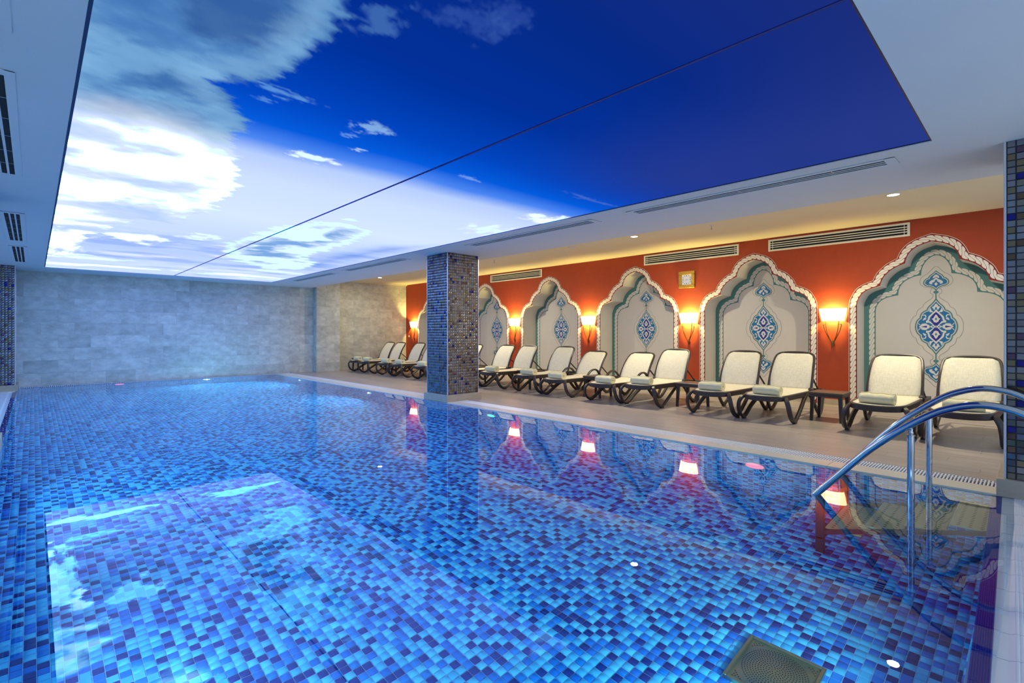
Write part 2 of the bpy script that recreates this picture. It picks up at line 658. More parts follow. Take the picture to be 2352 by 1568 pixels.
# grating at the foot of the far wall
fgr = empty('end_grating', (0, 16.33, 0.0))
tag(fgr, 'white slatted overflow grating at the foot of the far stone wall', 'grating')
mb = MB()
mb.box(PX0, PX1, -0.08, -0.07, -0.03, -0.001)
mb.box(PX0, PX1, 0.06, 0.07, -0.03, -0.001)
mb.box(PX0, PX1, -0.08, 0.12, -0.06, -0.04)
put('grating_rail', mb, M_GRATE, fgr)
sl = MB()
x = PX0 + 0.01
while x < PX1:
    sl.box(x, x + 0.02, -0.08, 0.07, -0.02, 0.0)
    x += 0.036
tag(put('slat_run', sl, M_GRATE, fgr), kind='stuff')

# near edge: cobalt grip tiles and white ribbed tiles, each piece apart
EDGE_ROT = 0.0276
edge = empty('pool_edge', (PX1, 0.042, 0), EDGE_ROT)
tag(edge, 'cobalt grip tiles and white ribbed overflow tiles at the pool end', 'pool edge', kind='structure')


def ribbed(x0, x1, prof):
    """extrude a (y, z) top profile along x"""
    mb = MB()
    base = min(p[1] for p in prof) - 0.03
    ring = [(y, z) for y, z in prof] + [(prof[-1][0], base), (prof[0][0], base)]
    mb.loft([[(x0, y, z) for y, z in ring], [(x1, y, z) for y, z in ring]])
    return mb


def ribs(y0, z0, y1, z1, n, d):
    out = []
    for k in range(n):
        for t, dd in ((0.0, 0), (0.3, d), (0.7, d), (0.999, 0)):
            s = (k + t) / n
            out.append((y0 + (y1 - y0) * s, z0 + (z1 - z0) * s + dd))
    out.append((y1, z1))
    return out


TP = 0.245
bl = ribbed(0.002, TP - 0.002, ribs(0.165, -0.02, 0.226, -0.034, 8, 0.0025)).mesh('grip_tile', M_BLUEEDGE)
wh = ribbed(0.002, TP - 0.002, [(-0.24, 0.0), (-0.12, 0.0)] + ribs(-0.119, -0.002, 0.10, -0.012, 16, 0.003) + [(0.12, -0.02), (0.1645, -0.021)]).mesh('overflow_tile', M_WHITEEDGE)
k = 0
mb = MB()
mb.box(-6.0, 0.0, -0.2, 0.2, -0.09, -0.055)
put('bedding', mb, M_WHITEEDGE, edge)
x = -TP
while x > PX0 - 0.2 - PX1:
    link('grip_tile', bl, edge, (x, 0, 0))
    link('overflow_tile', wh, edge, (x, 0, 0))
    x -= TP
# the same along the left side
edge2 = empty('pool_edge_side', (0, 0, 0))
tag(edge2, 'cobalt grip tiles and pale overflow tiles along the left pool side', 'pool edge', kind='structure')
y = 0.2
while y < 15.4:
    for nm, me_ in (('grip_tile', bl), ('overflow_tile', wh)):
        link(nm, me_, edge2, (PX0 - 0.225, y + TP, 0), (0, 0, -math.pi / 2))
    y += TP

# left deck and left wall, near deck
mb = MB()
mb.box(-2.6, -0.727, -1.6, 16.5, -0.06, 0.0)
mb.box(-0.727, -0.28, 15.3, 16.5, -0.06, -0.002)
mb.box(-0.727, 5.44, -1.6, -0.15, -0.06, -0.004)
mb.box(5.44, 5.925, -1.6, 0.2, -0.06, -0.001)
tag(put('floor', mb, M_COPING), 'beige stone deck at the near end and left side of the pool', 'floor', kind='structure')
mb = MB()
mb.box(-2.75, -2.6, -1.6, 16.75, 0, 3.3)
tag(put('wall_left', mb, M_WHITE), 'plain white side wall behind the left columns', 'wall', kind='structure')

# ------------------------------------------------------------------ far wall of limestone tiles
SH, SW = 0.3035, 0.607


def stone_wall(parent, x0, x1, y, z0, z1, shift=0.0, axis='x', depth=0.005):
    """running-bond stone slabs on a plane facing -Y (axis x) or -X (axis y)"""
    r = 0
    z = z0
    while z < z1 - 0.02:
        zt = min(z + SH, z1)
        x = x0 - (SW * 0.5 if (r % 2) else 0.0) - shift
        while x < x1:
            xa, xb = max(x, x0), min(x + SW, x1)
            if xb - xa > 0.03:
                mb = MB()
                d = depth + random.uniform(-0.0015, 0.0015)
                g = 0.0007
                w, h = xb - xa, zt - z
                if axis == 'x':
                    mb.bbox(g, w - g, -d, 0, g, h - g, 0.0012)
                    put('stone_tile', mb, M_STONE, parent, (xa, y, z))
                else:
                    mb.bbox(-d, 0, g, w - g, g, h - g, 0.002)
                    put('stone_tile', mb, M_STONE, parent, (y, xa, z))
            x += SW
        z += SH
        r += 1


mb = MB()
mb.box(-2.75, 6.72, FARY, FARY + 0.3, -0.05, CEIL + 0.3)
wf = put('wall_far', mb, M_STONE_JOINT)
tag(wf, 'far end wall of large pale limestone tiles', 'wall', kind='structure')
stone_wall(wf, -2.6, 6.66, FARY, 0.0, CEIL, 0.3)
mb = MB()
mb.box(6.67, 7.45, 16.2, 16.8, -0.05, CEIL2 + 0.2)
pil = put('pilaster', mb, M_STONE_JOINT)
tag(pil, 'limestone clad pilaster at the end of the far wall', 'pilaster', kind='structure')
stone_wall(pil, 6.66, 7.45, 16.2, 0.0, CEIL2, 0.0)
stone_wall(pil, 16.2, 16.45, 6.67, 0.0, CEIL2, 0.0, axis='y')
mb = MB()
mb.box(7.45, 10.9, 16.55, 16.85, -0.05, CEIL2 + 0.2)
wfr = put('wall_end', mb, M_STONE_JOINT)
tag(wfr, 'recessed limestone end wall behind the last loungers', 'wall', kind='structure')
stone_wall(wfr, 7.45, 10.22, 16.55, 0.0, CEIL2, 0.25)
mb = MB()
mb.bbox(7.45, 10.22, 16.47, 16.55, CEIL2 - 0.035, CEIL2, 0.004)
tag(put('trim_1', mb, M_CREAM), 'cream cornice strip on top of the recessed end wall', 'trim', kind='structure')

# ------------------------------------------------------------------ ceilings
HX0, HX1, HY0, HY1 = 0.18, 5.045, 0.58, 15.42
mb = MB()
for x0, x1, y0, y1 in ((-2.75, HX0, -1.6, 16.6), (HX1, BEAMX, -1.6, 16.6), (HX0, HX1, -1.6, HY0), (HX0, HX1, HY1, 16.6)):
    mb.box(x0, x1, y0, y1, CEIL, CEIL + 0.08)
mb.box(BEAMX - 0.06, BEAMX, -1.6, 16.6, CEIL + 0.08, CEIL2 + 0.1)
ceiling = put('ceiling', mb, M_WHITE)
tag(ceiling, 'white dropped ceiling framing the sky panels over the pool', 'ceiling', kind='structure')
mb = MB()
mb.box(-2.75, BEAMX, -1.6, 16.6, CEIL + 0.085, CEIL + 0.12)
tag(put('ceiling_slab', mb, M_DARK), 'dark slab above the sky panels', 'ceiling', kind='structure')
mb = MB()
mb.box(BEAMX, 10.9, -1.6, 16.9, CEIL2, CEIL2 + 0.1)
ceil2 = put('ceiling_lounge', mb, M_CREAM)
tag(ceil2, 'cream raised ceiling over the loungers', 'ceiling', kind='structure')

# ------------------------------------------------------------------ sky panels: printed, backlit membranes


def vnoise(x, y, seed):
    xi, yi = np.floor(x).astype(np.int64), np.floor(y).astype(np.int64)
    fx, fy = x - xi, y - yi
    fx, fy = fx * fx * (3 - 2 * fx), fy * fy * (3 - 2 * fy)

    def h(i, j):
        v = np.sin(i * 127.1 + j * 311.7 + seed * 74.7) * 43758.5453
        return v - np.floor(v)
    return (h(xi, yi) * (1 - fx) + h(xi + 1, yi) * fx) * (1 - fy) + (h(xi, yi + 1) * (1 - fx) + h(xi + 1, yi + 1) * fx) * fy


def fbm(x, y, seed, octv=5, gain=0.55):
    s, a, t = 0.0, 1.0, 0.0
    for k in range(octv):
        s = s + a * vnoise(x, y, seed + k * 13)
        t += a
        a *= gain
        x, y = x * 2.03 + 11.3, y * 2.03 + 5.7
    return s / t


def sdf_poly(X, Y, poly):
    """signed distance, positive inside"""
    d = np.full(X.shape, 1e9)
    ins = np.zeros(X.shape, bool)
    n = len(poly)
    for i in range(n):
        (x1, y1), (x2, y2) = poly[i], poly[(i + 1) % n]
        ex, ey = x2 - x1, y2 - y1
        t = np.clip(((X - x1) * ex + (Y - y1) * ey) / (ex * ex + ey * ey + 1e-12), 0, 1)
        d = np.minimum(d, np.hypot(X - x1 - t * ex, Y - y1 - t * ey))
        c = (y1 > Y) != (y2 > Y)
        with np.errstate(divide='ignore', invalid='ignore'):
            xs = x1 + (Y - y1) * ex / (ey if ey else 1e-12)
        ins ^= c & (X < xs)
    return np.where(ins, d, -d)


def sm(a, b, x):
    t = np.clip((x - a) / (b - a), 0, 1)
    return t * t * (3 - 2 * t)


BIG = [(0.0, 0.4), (0.95, 0.4), (1.0, 1.6), (1.05, 2.14), (1.09, 2.35), (1.1, 2.6), (1.08, 2.85), (1.04, 3.08), (0.97, 3.22), (0.86, 3.27), (0.79, 3.44), (0.94, 3.56), (1.14, 3.98), (1.1, 4.3), (1.27, 4.67), (1.51, 5.66), (1.6, 6.97), (1.4, 8.17), (1.03, 7.98), (0.79, 9.27), (0.56, 10.26), (0.39, 11.21), (0.22, 14.16), (0.0, 14.5)]
RCL = [(2.3, 9.74), (2.37, 8.54), (2.5, 7.39), (2.73, 6.75), (3.0, 6.39), (3.56, 6.81), (3.85, 7.81), (3.88, 8.8), (3.84, 9.9), (4.46, 10.66), (4.55, 12.01), (3.83, 12.47), (3.03, 11.49)]


def sky_print(X, Y):
    def mixc(c, col, f):
        return c * (1 - f[..., None]) + np.array(lin(*col)[:3]) * f[..., None]
    ys = [0.5, 1.5, 2.5, 3.3, 3.8, 4.15, 4.5, 5.2, 7.0, 9.0, 11.0, 13.0, 15.5]
    cs = [(28, 46, 124), (6, 42, 134), (0, 50, 156), (0, 70, 194), (4, 92, 222), (76, 136, 244), (184, 208, 254), (206, 226, 255), (216, 234, 255), (198, 220, 255), (186, 210, 254), (208, 228, 255), (204, 226, 255)]
    tab = np.array([lin(*c)[:3] for c in cs])
    Yw = Y + 0.12 * (X - 2.5) * 0.2 + 0.10 * (fbm(X * 1.2, Y * 1.2, 3) - 0.5)
    C = np.stack([np.interp(Yw, ys, tab[:, k]) for k in range(3)], -1)
    # violet-grey cast of the print towards the right near corner
    C = mixc(C, (42, 60, 140), 0.75 * sm(2.6, 4.6, X) * (1 - sm(2.2, 3.8, Y)))
    # soft streaks over the far half
    st = fbm(X * 0.7, Y * 2.2, 21)
    C = mixc(C, (236, 244, 255), 0.75 * sm(0.52, 0.72, st) * sm(8.0, 11.0, Y))
    C = mixc(C, (128, 164, 250), 0.6 * sm(0.55, 0.75, fbm(X * 0.6 + 9, Y * 1.8, 22)) * sm(8.0, 10.0, Y))
    # blue opening beyond the right cloud
    g = sm(0.0, 1.2, sdf_poly(X, Y, [(3.6, 9.6), (4.1, 7.6), (5.2, 6.4), (5.2, 12.0), (4.4, 12.6), (3.7, 11.2)]) + 0.6 * (fbm(X * 0.9, Y * 1.5, 31) - 0.5))
    C = mixc(C, (64, 126, 240), 0.85 * g)
    wx = (fbm(X * 2.2, Y * 4.5, 41) - 0.5)
    wy = (fbm(X * 2.0, Y * 4.0, 42) - 0.5)
    fine = fbm(X * 5.0, Y * 12.0, 43, 5, 0.65) - 0.5
    # great cloud bank on the left
    k = 0.35 + 0.65 * sm(3.0, 7.0, Y)
    d = sdf_poly(X + 0.30 * wx * k, Y + 0.7 * wy * k, BIG) + 0.19 * fine * (0.55 + 0.45 * k) + 0.10 * (fbm(X * 11.0, Y * 20.0, 44, 4, 0.65) - 0.5)
    f = sm(-0.015, 0.05, d)
    shade = fbm(X * 1.5, Y * 1.7, 51)
    low = fbm(X * 0.9 + 3, Y * 1.0, 52)
    grey = np.zeros(C.shape) + np.array(lin(84, 138, 198)[:3])
    grey = mixc(grey, (48, 96, 164), sm(0.40, 0.72, shade) * 0.6)
    grey = mixc(grey, (126, 184, 228), sm(0.52, 0.75, low) * 0.8)
    grey = mixc(grey, (132, 186, 228), 0.55 * sm(0.42, 0.72, fbm(X * 3.0, Y * 3.6, 56, 5, 0.6)))
    grey = mixc(grey, (58, 110, 178), 0.5 * sm(0.42, 0.72, fbm(X * 2.6 + 4, Y * 3.0, 57, 5, 0.6)))
    dd = np.hypot((X - 0.68) / 0.34, (Y - 2.62) / 0.45) + 1.6 * (fbm(X * 3.0, Y * 3.5, 58, 5, 0.6) - 0.5)
    grey = mixc(grey, (40, 84, 154), 0.8 * (1 - sm(0.3, 1.1, dd)))
    grey = mixc(grey, (36, 78, 152), 0.7 * (1 - sm(1.4, 2.4, Y)))
    white = np.zeros(C.shape) + np.array(lin(246, 252, 255)[:3]) * 1.05
    white = mixc(white, (192, 216, 248), 0.95 * sm(0.42, 0.74, fbm(X * 1.1, Y * 1.3, 53)))
    white = mixc(white, (160, 196, 240), 0.7 * sm(0.46, 0.78, fbm(X * 1.6, Y * 2.0, 54)) * (1 - sm(0.0, 0.5, X - 0.9)))
    wl = sm(3.9, 4.7, Y + 0.35 * (fbm(X * 1.8, Y * 1.8, 55) - 0.5))
    cloud = grey * (1 - wl[..., None]) + white * wl[..., None]
    rim = sm(0.0, 0.12, d) * (1 - sm(0.12, 0.3, d))
    cloud = mixc(cloud, (150, 200, 236), 0.35 * rim * (1 - wl))
    C = C * (1 - f[..., None]) + cloud * f[..., None]
    # cloud on the right membrane
    d = sdf_poly(X + 0.3 * wx, Y + 1.0 * wy, RCL) + 0.3 * fine
    f = sm(-0.03, 0.12, d)
    c2 = np.zeros(C.shape) + np.array(lin(226, 244, 255)[:3])
    c2 = mixc(c2, (106, 160, 226), 0.9 * sm(0.47, 0.66, fbm(X * 1.4, Y * 1.4, 61)) * sm(0.05, 0.5, d))
    C = C * (1 - f[..., None]) + c2 * f[..., None]
    # small clouds
    for (x0, y0, rx, ry, a, col) in ((1.16, 3.26, 0.17, 0.06, 0.8, (96, 156, 222)), (1.09, 3.43, 0.06, 0.035, 0.6, (96, 156, 228)), (1.80, 3.38, 0.12, 0.09, 0.7, (150, 196, 240)), (1.73, 3.62, 0.05, 0.04, 0.5, (130, 180, 240)), (1.74, 4.29, 0.17, 0.10, 0.95, (232, 244, 255)), (1.93, 3.85, 0.05, 0.03, 0.7, (190, 220, 250)), (3.06, 3.81, 0.12, 0.05, 0.55, (140, 180, 245)), (1.19, 2.2, 0.12, 0.16, 0.6, (74, 124, 190)), (1.51, 1.88, 0.16, 0.14, 0.32, (70, 110, 190)), (1.60, 1.74, 0.12, 0.10, 0.25, (70, 110, 190)), (4.56, 3.48, 0.34, 0.06, 0.5, (90, 120, 205)), (4.90, 4.5, 0.35, 0.30, 0.9, (240, 248, 255)), (4.85, 5.5, 0.35, 0.45, 0.6, (240, 248, 255)), (1.20, 9.75, 0.42, 0.60, 0.95, (240, 250, 255)), (1.83, 9.05, 0.28, 0.25, 0.8, (236, 246, 255)), (0.76, 12.9, 0.5, 0.35, 0.8, (240, 250, 255)), (1.3, 14.4, 1.0, 0.35, 0.95, (244, 252, 255)), (0.30, 11.0, 0.3, 1.6, 0.9, (244, 252, 255)), (3.9, 14.2, 0.9, 0.3, 0.9, (240, 250, 255)), (3.2, 13.4, 0.8, 0.25, 0.6, (230, 242, 255))):
        r = np.hypot((X - x0) / rx, (Y - y0) / ry)
        v = 1.15 - r + 3.2 * (fbm((X - x0) / rx * 1.3 + x0 * 7, (Y - y0) / ry * 1.6 + y0 * 3, 71, 5, 0.62) - 0.5)
        C = mixc(C, col, a * sm(0.0, 0.75, v) * (1 - sm(1.3, 2.0, r)))
    # the cold LED backlight is brighter than white in the thin parts of the print
    C = np.stack([C[..., 0] * (1 + 2.6 * sm(0.80, 1.0, C[..., 0])), C[..., 1] * (1 + 5.2 * sm(0.84, 1.0, C[..., 1])), C[..., 2] * (1 + (1.5 * sm(0.5, 0.8, C[..., 1]) + 6.0 * sm(0.82, 0.99, C[..., 1])) * sm(0.85, 1.0, C[..., 2]))], -1)
    return C


M_SKY = attr_mat('backlit_sky_print', 0.5, 0.0, PANEL_GAIN, 0.2)


def sky_panel(x0, x1, y0, y1, step=0.02):
    nx, ny = int((x1 - x0) / step) + 1, int((y1 - y0) / step) + 1
    xs, ys = np.linspace(x0, x1, nx), np.linspace(y0, y1, ny)
    X, Y = np.meshgrid(xs, ys, indexing='ij')
    C = sky_print(X, Y)
    V = np.stack([X, Y, np.full(X.shape, CEIL + 0.012)], -1).reshape(-1, 3)
    i, j = np.meshgrid(np.arange(nx - 1), np.arange(ny - 1), indexing='ij')
    q = (i * ny + j).ravel()
    Fq = np.stack([q, q + 1, q + ny + 1, q + ny], -1)
    me = bpy.data.meshes.new('sky_panel')
    me.vertices.add(len(V))
    me.vertices.foreach_set('co', V.reshape(-1))
    nf = len(Fq)
    me.loops.add(nf * 4)
    me.loops.foreach_set('vertex_index', Fq.reshape(-1).astype(np.int32))
    me.polygons.add(nf)
    me.polygons.foreach_set('loop_start', np.arange(nf, dtype=np.int32) * 4)
    me.materials.append(M_SKY)
    me.update(calc_edges=True)
    at = me.attributes.new('tint', 'FLOAT_COLOR', 'POINT')
    c4 = np.ones((len(V), 4), np.float32)
    c4[:, :3] = C.reshape(-1, 3)
    at.data.foreach_set('color', c4.reshape(-1))
    return me


SEAM = 2.64
pnl = link('sky_panel', sky_panel(HX0 + 0.018, SEAM - 0.009, HY0 + 0.015, HY1 - 0.01))
tag(pnl, 'backlit sky print ceiling panel with a huge cloud bank, away from the loungers', 'light panel')
pnr = link('sky_panel', sky_panel(SEAM + 0.009, HX1 - 0.012, HY0 + 0.015, HY1 - 0.01))
tag(pnr, 'backlit sky print ceiling panel of deep blue sky, on the lounger side', 'light panel')
mb = MB()
mb.box(SEAM - 0.009, SEAM + 0.009, HY0, HY1, CEIL + 0.006, CEIL + 0.03)
tag(put('trim_2', mb, mat('navy_seam', lin(14, 46, 128), 0.6)), 'dark seam profile between the two sky panels', 'trim', kind='structure')
mb = MB()
mb.box(HX0 + 0.001, HX0 + 0.017, HY0, HY1, CEIL + 0.006, CEIL + 0.03)
mb.box(HX1 - 0.010, HX1 - 0.001, HY0, HY1, CEIL + 0.006, CEIL + 0.03)
mb.box(HX0, HX1, HY0 + 0.001, HY0 + 0.013, CEIL + 0.006, CEIL + 0.03)
tag(put('trim_3', mb, mat('navy_shadow_gap', lin(26, 40, 84), 0.5)), 'dark shadow gap around the sky panels', 'trim', kind='structure')

# ------------------------------------------------------------------ slot diffusers in the pool ceiling
def slot_diffuser(xc, y0, y1, label):
    t = empty('slot_diffuser', (xc, y0, CEIL))
    ln = y1 - y0
    W = 0.17
    mb = MB()
    mb.box(-W / 2, W / 2, 0, ln, -0.002, 0.0)
    put('slot_void', mb, M_DARK, t)
    mb = MB()
    for a, b in ((-W / 2 - 0.03, -W / 2 + 0.012), (-W / 2 + 0.052, -W / 2 + 0.068), (-W / 2 + 0.103, -W / 2 + 0.119), (W / 2 - 0.017, W / 2 + 0.03)):
        mb.bbox(a, b, -0.05, ln + 0.05, -0.007, -0.002, 0.001)
    for a, b in ((-0.05, 0.03), (ln - 0.03, ln + 0.05)):
        mb.bbox(-W / 2 - 0.03, W / 2 + 0.03, a, b, -0.0068, -0.002, 0.001)
    put('frame', mb, M_WHITE, t)
    n = 6
    bm_ = MB()
    bm_.box(-W / 2, W / 2, -0.003, 0.003, -0.004, -0.002)
    me_ = bm_.mesh('cross_bar', M_TRIM)
    for k in range(1, n):
        link('cross_bar', me_, t, (0, ln * k / n, 0))
    tag(t, label, 'air vent', 'slot diffusers in the pool ceiling')
    return t


ORD = ['first', 'second', 'third', 'fourth', 'fifth', 'sixth', 'seventh', 'eighth', 'ninth', 'tenth', 'eleventh', 'twelfth']
for k, (y0, y1) in enumerate(((12.02, 14.58), (8.74, 11.3), (4.08, 6.64), (0.9, 3.46))):
    slot_diffuser(5.37, y0, y1, 'white slot diffuser on the lounger side of the sky panels, %s from the far wall' % ORD[k])
    slot_diffuser(-0.19, y0, y1, 'white slot diffuser beyond the cloud bank panel, %s from the far wall' % ORD[k])

# ------------------------------------------------------------------ mosaic columns
def column(x0, x1, y0, y1, label, faces, tops=CEIL, single_face=None, plinth=0.125):
    t = empty('mosaic_column', (0, 0, 0))
    tag(t, label, 'column', kind='structure')
    g = 0.006
    mb = MB()
    mb.box(x0 + g, x1 - g, y0 + g, y1 - g, plinth, tops)
    put('core', mb, M_COLGROUT, t)
    # stone plinth of slabs
    q = 0.045
    mb = MB()
    mb.bbox(x0 - q, x1 + q, y0 - q, y1 + q, -0.012, plinth, 0.003)
    put('plinth', mb, M_TRAV, t)
    tp = 0.0515
    n_z = int(round((tops - plinth) / tp))
    pz_ = (tops - plinth) / n_z
    spec = {'-x': ((x0 + g, y0 + 0.012, plinth), (0, 1, 0), (-1, 0, 0), y1 - y0 - 0.024), '-y': ((x0 + 0.012, y0 + g, plinth), (1, 0, 0), (0, -1, 0), x1 - x0 - 0.024), '+x': ((x1 - g, y0 + 0.012, plinth), (0, 1, 0), (1, 0, 0), y1 - y0 - 0.024), '+y': ((x0 + 0.012, y1 - g, plinth), (1, 0, 0), (0, 1, 0), x1 - x0 - 0.024)}
    for f in faces:
        o_, a_, n_, ln = spec[f]
        cnt = int(round(ln / tp))
        pp = ln / cnt
        c = column_colours(cnt * n_z)
        skip = None
        if single_face and f == single_face[0]:
            skip = np.zeros((cnt, n_z), bool)
            skip[-single_face[1]:, :] = True
            kinds = []
            for kk in range(7):
                m = mat('glass_tile_%d' % kk, tuple(COL_PAL[kk]) + (1,), 0.08, 0.9)
                mbt = MB()
                h0, h1 = (pp - 0.003) / 2, (pz_ - 0.003) / 2
                mbt.loft([[(-h0, 0, -h1), (h0, 0, -h1), (h0, 0, h1), (-h0, 0, h1)], [(-h0 + .003, .006, -h1 + .003), (h0 - .003, .006, -h1 + .003), (h0 - .003, .006, h1 - .003), (-h0 + .003, .006, h1 - .003)]])
                kinds.append(mbt.mesh('glass_tile', m))
            rot = {'-x': math.pi / 2, '-y': math.pi, '+x': -math.pi / 2, '+y': 0.0}[f]
            for ka in range(cnt - single_face[1], cnt):
                for kb in range(n_z):
                    p_ = np.array(o_) + np.array(a_) * (ka + 0.5) * pp + np.array((0, 0, 1)) * (kb + 0.5) * pz_
                    kk = int(rng.choice(7, p=[0.36, 0.2, 0.12, 0.14, 0.08, 0.06, 0.04]))
                    link('glass_tile', kinds[kk], t, tuple(p_), (random.gauss(0, 0.02), 0, rot + random.gauss(0, 0.02)))
            skip = skip.ravel()
        me_ = pillow_mesh('tile_field', o_, a_, (0, 0, 1), n_, cnt, n_z, (pp, pz_), 0.004, 0.005, c, M_COLTILE, tilt=0.03, skip=skip)
        tag(link('tile_field', me_, t), kind='stuff')
    # corner profiles
    for cx_, cy_ in ((x0, y0), (x0, y1), (x1, y0), (x1, y1)):
        mb = MB()
        mb.bbox(cx_ - 0.005 if cx_ == x0 else cx_ - 0.009, cx_ + 0.009 if cx_ == x0 else cx_ + 0.005, cy_ - 0.005 if cy_ == y0 else cy_ - 0.009, cy_ + 0.009 if cy_ == y0 else cy_ + 0.005, plinth, tops, 0.002)
        put('corner_profile', mb, M_TRIM, t)
    return t


column(5.485, 6.215, 7.475, 8.13, 'square column of small glass mosaic tiles standing at the pool edge by the loungers', ('-x', '-y'))
column(5.475, 6.2, -0.55, 0.195, 'dark glass mosaic column beside the steel handrail', ('-x', '+y'), single_face=('-x', 4))
column(-1.0, -0.285, 15.5, 16.4, 'glass mosaic column in the far corner by the stone wall', ('-y', '+x'))
column(-1.0, -0.30, 7.475, 8.13, 'glass mosaic column on the far side of the pool from the loungers', ('-y', '+x'))

# ================================================================== RED WALL WITH NICHES
HALF = [(.985, 0.0), (.985, 1.74), (.975, 1.80), (.945, 1.87), (.90, 1.94), (.82, 1.99), (.74, 2.02), (.66, 2.045), (.645, 2.11), (.61, 2.19), (.56, 2.25), (.50, 2.305), (.41, 2.355), (.33, 2.385), (.315, 2.46), (.285, 2.53), (.235, 2.595), (.16, 2.645), (.08, 2.675), (0.0, 2.70)]
HALF_IN = [(.815, 0.0), (.815, 1.60), (.81, 1.69), (.785, 1.76), (.74, 1.82), (.67, 1.865), (.59, 1.89), (.497, 1.906), (.49, 1.99), (.46, 2.07), (.41, 2.135), (.34, 2.18), (.27, 2.21), (.19, 2.224), (.185, 2.30), (.165, 2.375), (.125, 2.45), (.085, 2.495), (.04, 2.525), (0.0, 2.535)]


def smooth_half(half, cusps):
    """spline through each lobe, keeping the cusps sharp"""
    out = [half[0]]
    cuts = [1] + cusps + [len(half) - 1]
    for a, b in zip(cuts[:-1], cuts[1:]):
        seg = [(p[1], p[2]) for p in catmull([(0, y, z) for y, z in half[a:b + 1]], 4)]
        out += seg[:-1]
    return out + [half[-1]]


HALF_C, HALF_IN_C = HALF, HALF_IN
HALF = smooth_half(HALF, [7, 13])
HALF_IN = smooth_half(HALF_IN, [7, 13])


def full(half):
    """left to right outline (increasing y)"""
    return [(-y, z) for y, z in half] + [(y, z) for y, z in reversed(half[:-1])]


ARCH = full(HALF)
ARCH_IN = full(HALF_IN)


def offset(pl, d, miter=1.6):
    """offset a left-to-right arch outline outward (away from the opening)"""
    out = []
    n = len(pl)
    for i in range(n):
        a = np.array(pl[max(i - 1, 0)])
        b = np.array(pl[i])
        c = np.array(pl[min(i + 1, n - 1)])
        n1 = np.array([-(b - a)[1], (b - a)[0]]) if i > 0 else None
        n2 = np.array([-(c - b)[1], (c - b)[0]]) if i < n - 1 else None
        if n1 is None:
            nn = n2 / np.linalg.norm(n2)
        elif n2 is None:
            nn = n1 / np.linalg.norm(n1)
        else:
            n1 = n1 / np.linalg.norm(n1)
            n2 = n2 / np.linalg.norm(n2)
            nn = n1 + n2
            nn = nn / np.linalg.norm(nn)
            nn = nn * min(1.0 / max(np.dot(nn, n1), 0.3), miter)
        out.append((b[0] + nn[0] * d, b[1] + nn[1] * d))
    return out


def arch_off(half_c, d):
    """smooth arch outline at a distance d outside a coarse half outline"""
    o = offset(full(half_c), d)
    h = [(-y, z) for y, z in o[:len(half_c)]]
    h[0] = (h[0][0], 0.0)
    h[-1] = (0.0, h[-1][1])
    return full(smooth_half(h, [7, 13]))


def fill(mb, pts3, mi=0, flip=False):
    tri = tessellate_polygon([[Vector(p) for p in pts3]])
    mb.add(pts3, [tuple(reversed(t)) if flip else t for t in tri], mi)


def fix_normals_x(mb, sign=-1):
    """make all faces of a flat mesh look along sign*X"""
    for i, f in enumerate(mb.f):
        a, b, c = (np.array(mb.v[k]) for k in f[:3])
        if np.cross(b - a, c - a)[0] * sign < 0:
            mb.f[i] = tuple(reversed(f))
    return mb


def ribbon(mb, A, B, x, mi=0):
    """flat strip between two outlines of equal length at plane X = x"""
    n = len(A)
    mb.add([(x, y, z) for y, z in A] + [(x, y, z) for y, z in B], [(i, i + 1, n + i + 1, n + i) for i in range(n - 1)], mi)


wall = MB()
pts = [(-1.6, 0.0)]
for c in ARCH_C:
    pts += [(c + y, z) for y, z in ARCH]
pts += [(16.6, 0.0), (16.6, CEIL2 + 0.05), (-1.6, CEIL2 + 0.05)]
fill(wall, [(WX, y, z) for y, z in pts])
fix_normals_x(wall)
wr = put('wall_right', wall, M_RED)
tag(wr, 'terracotta red plaster wall with a row of cusped arch niches', 'wall', kind='structure')


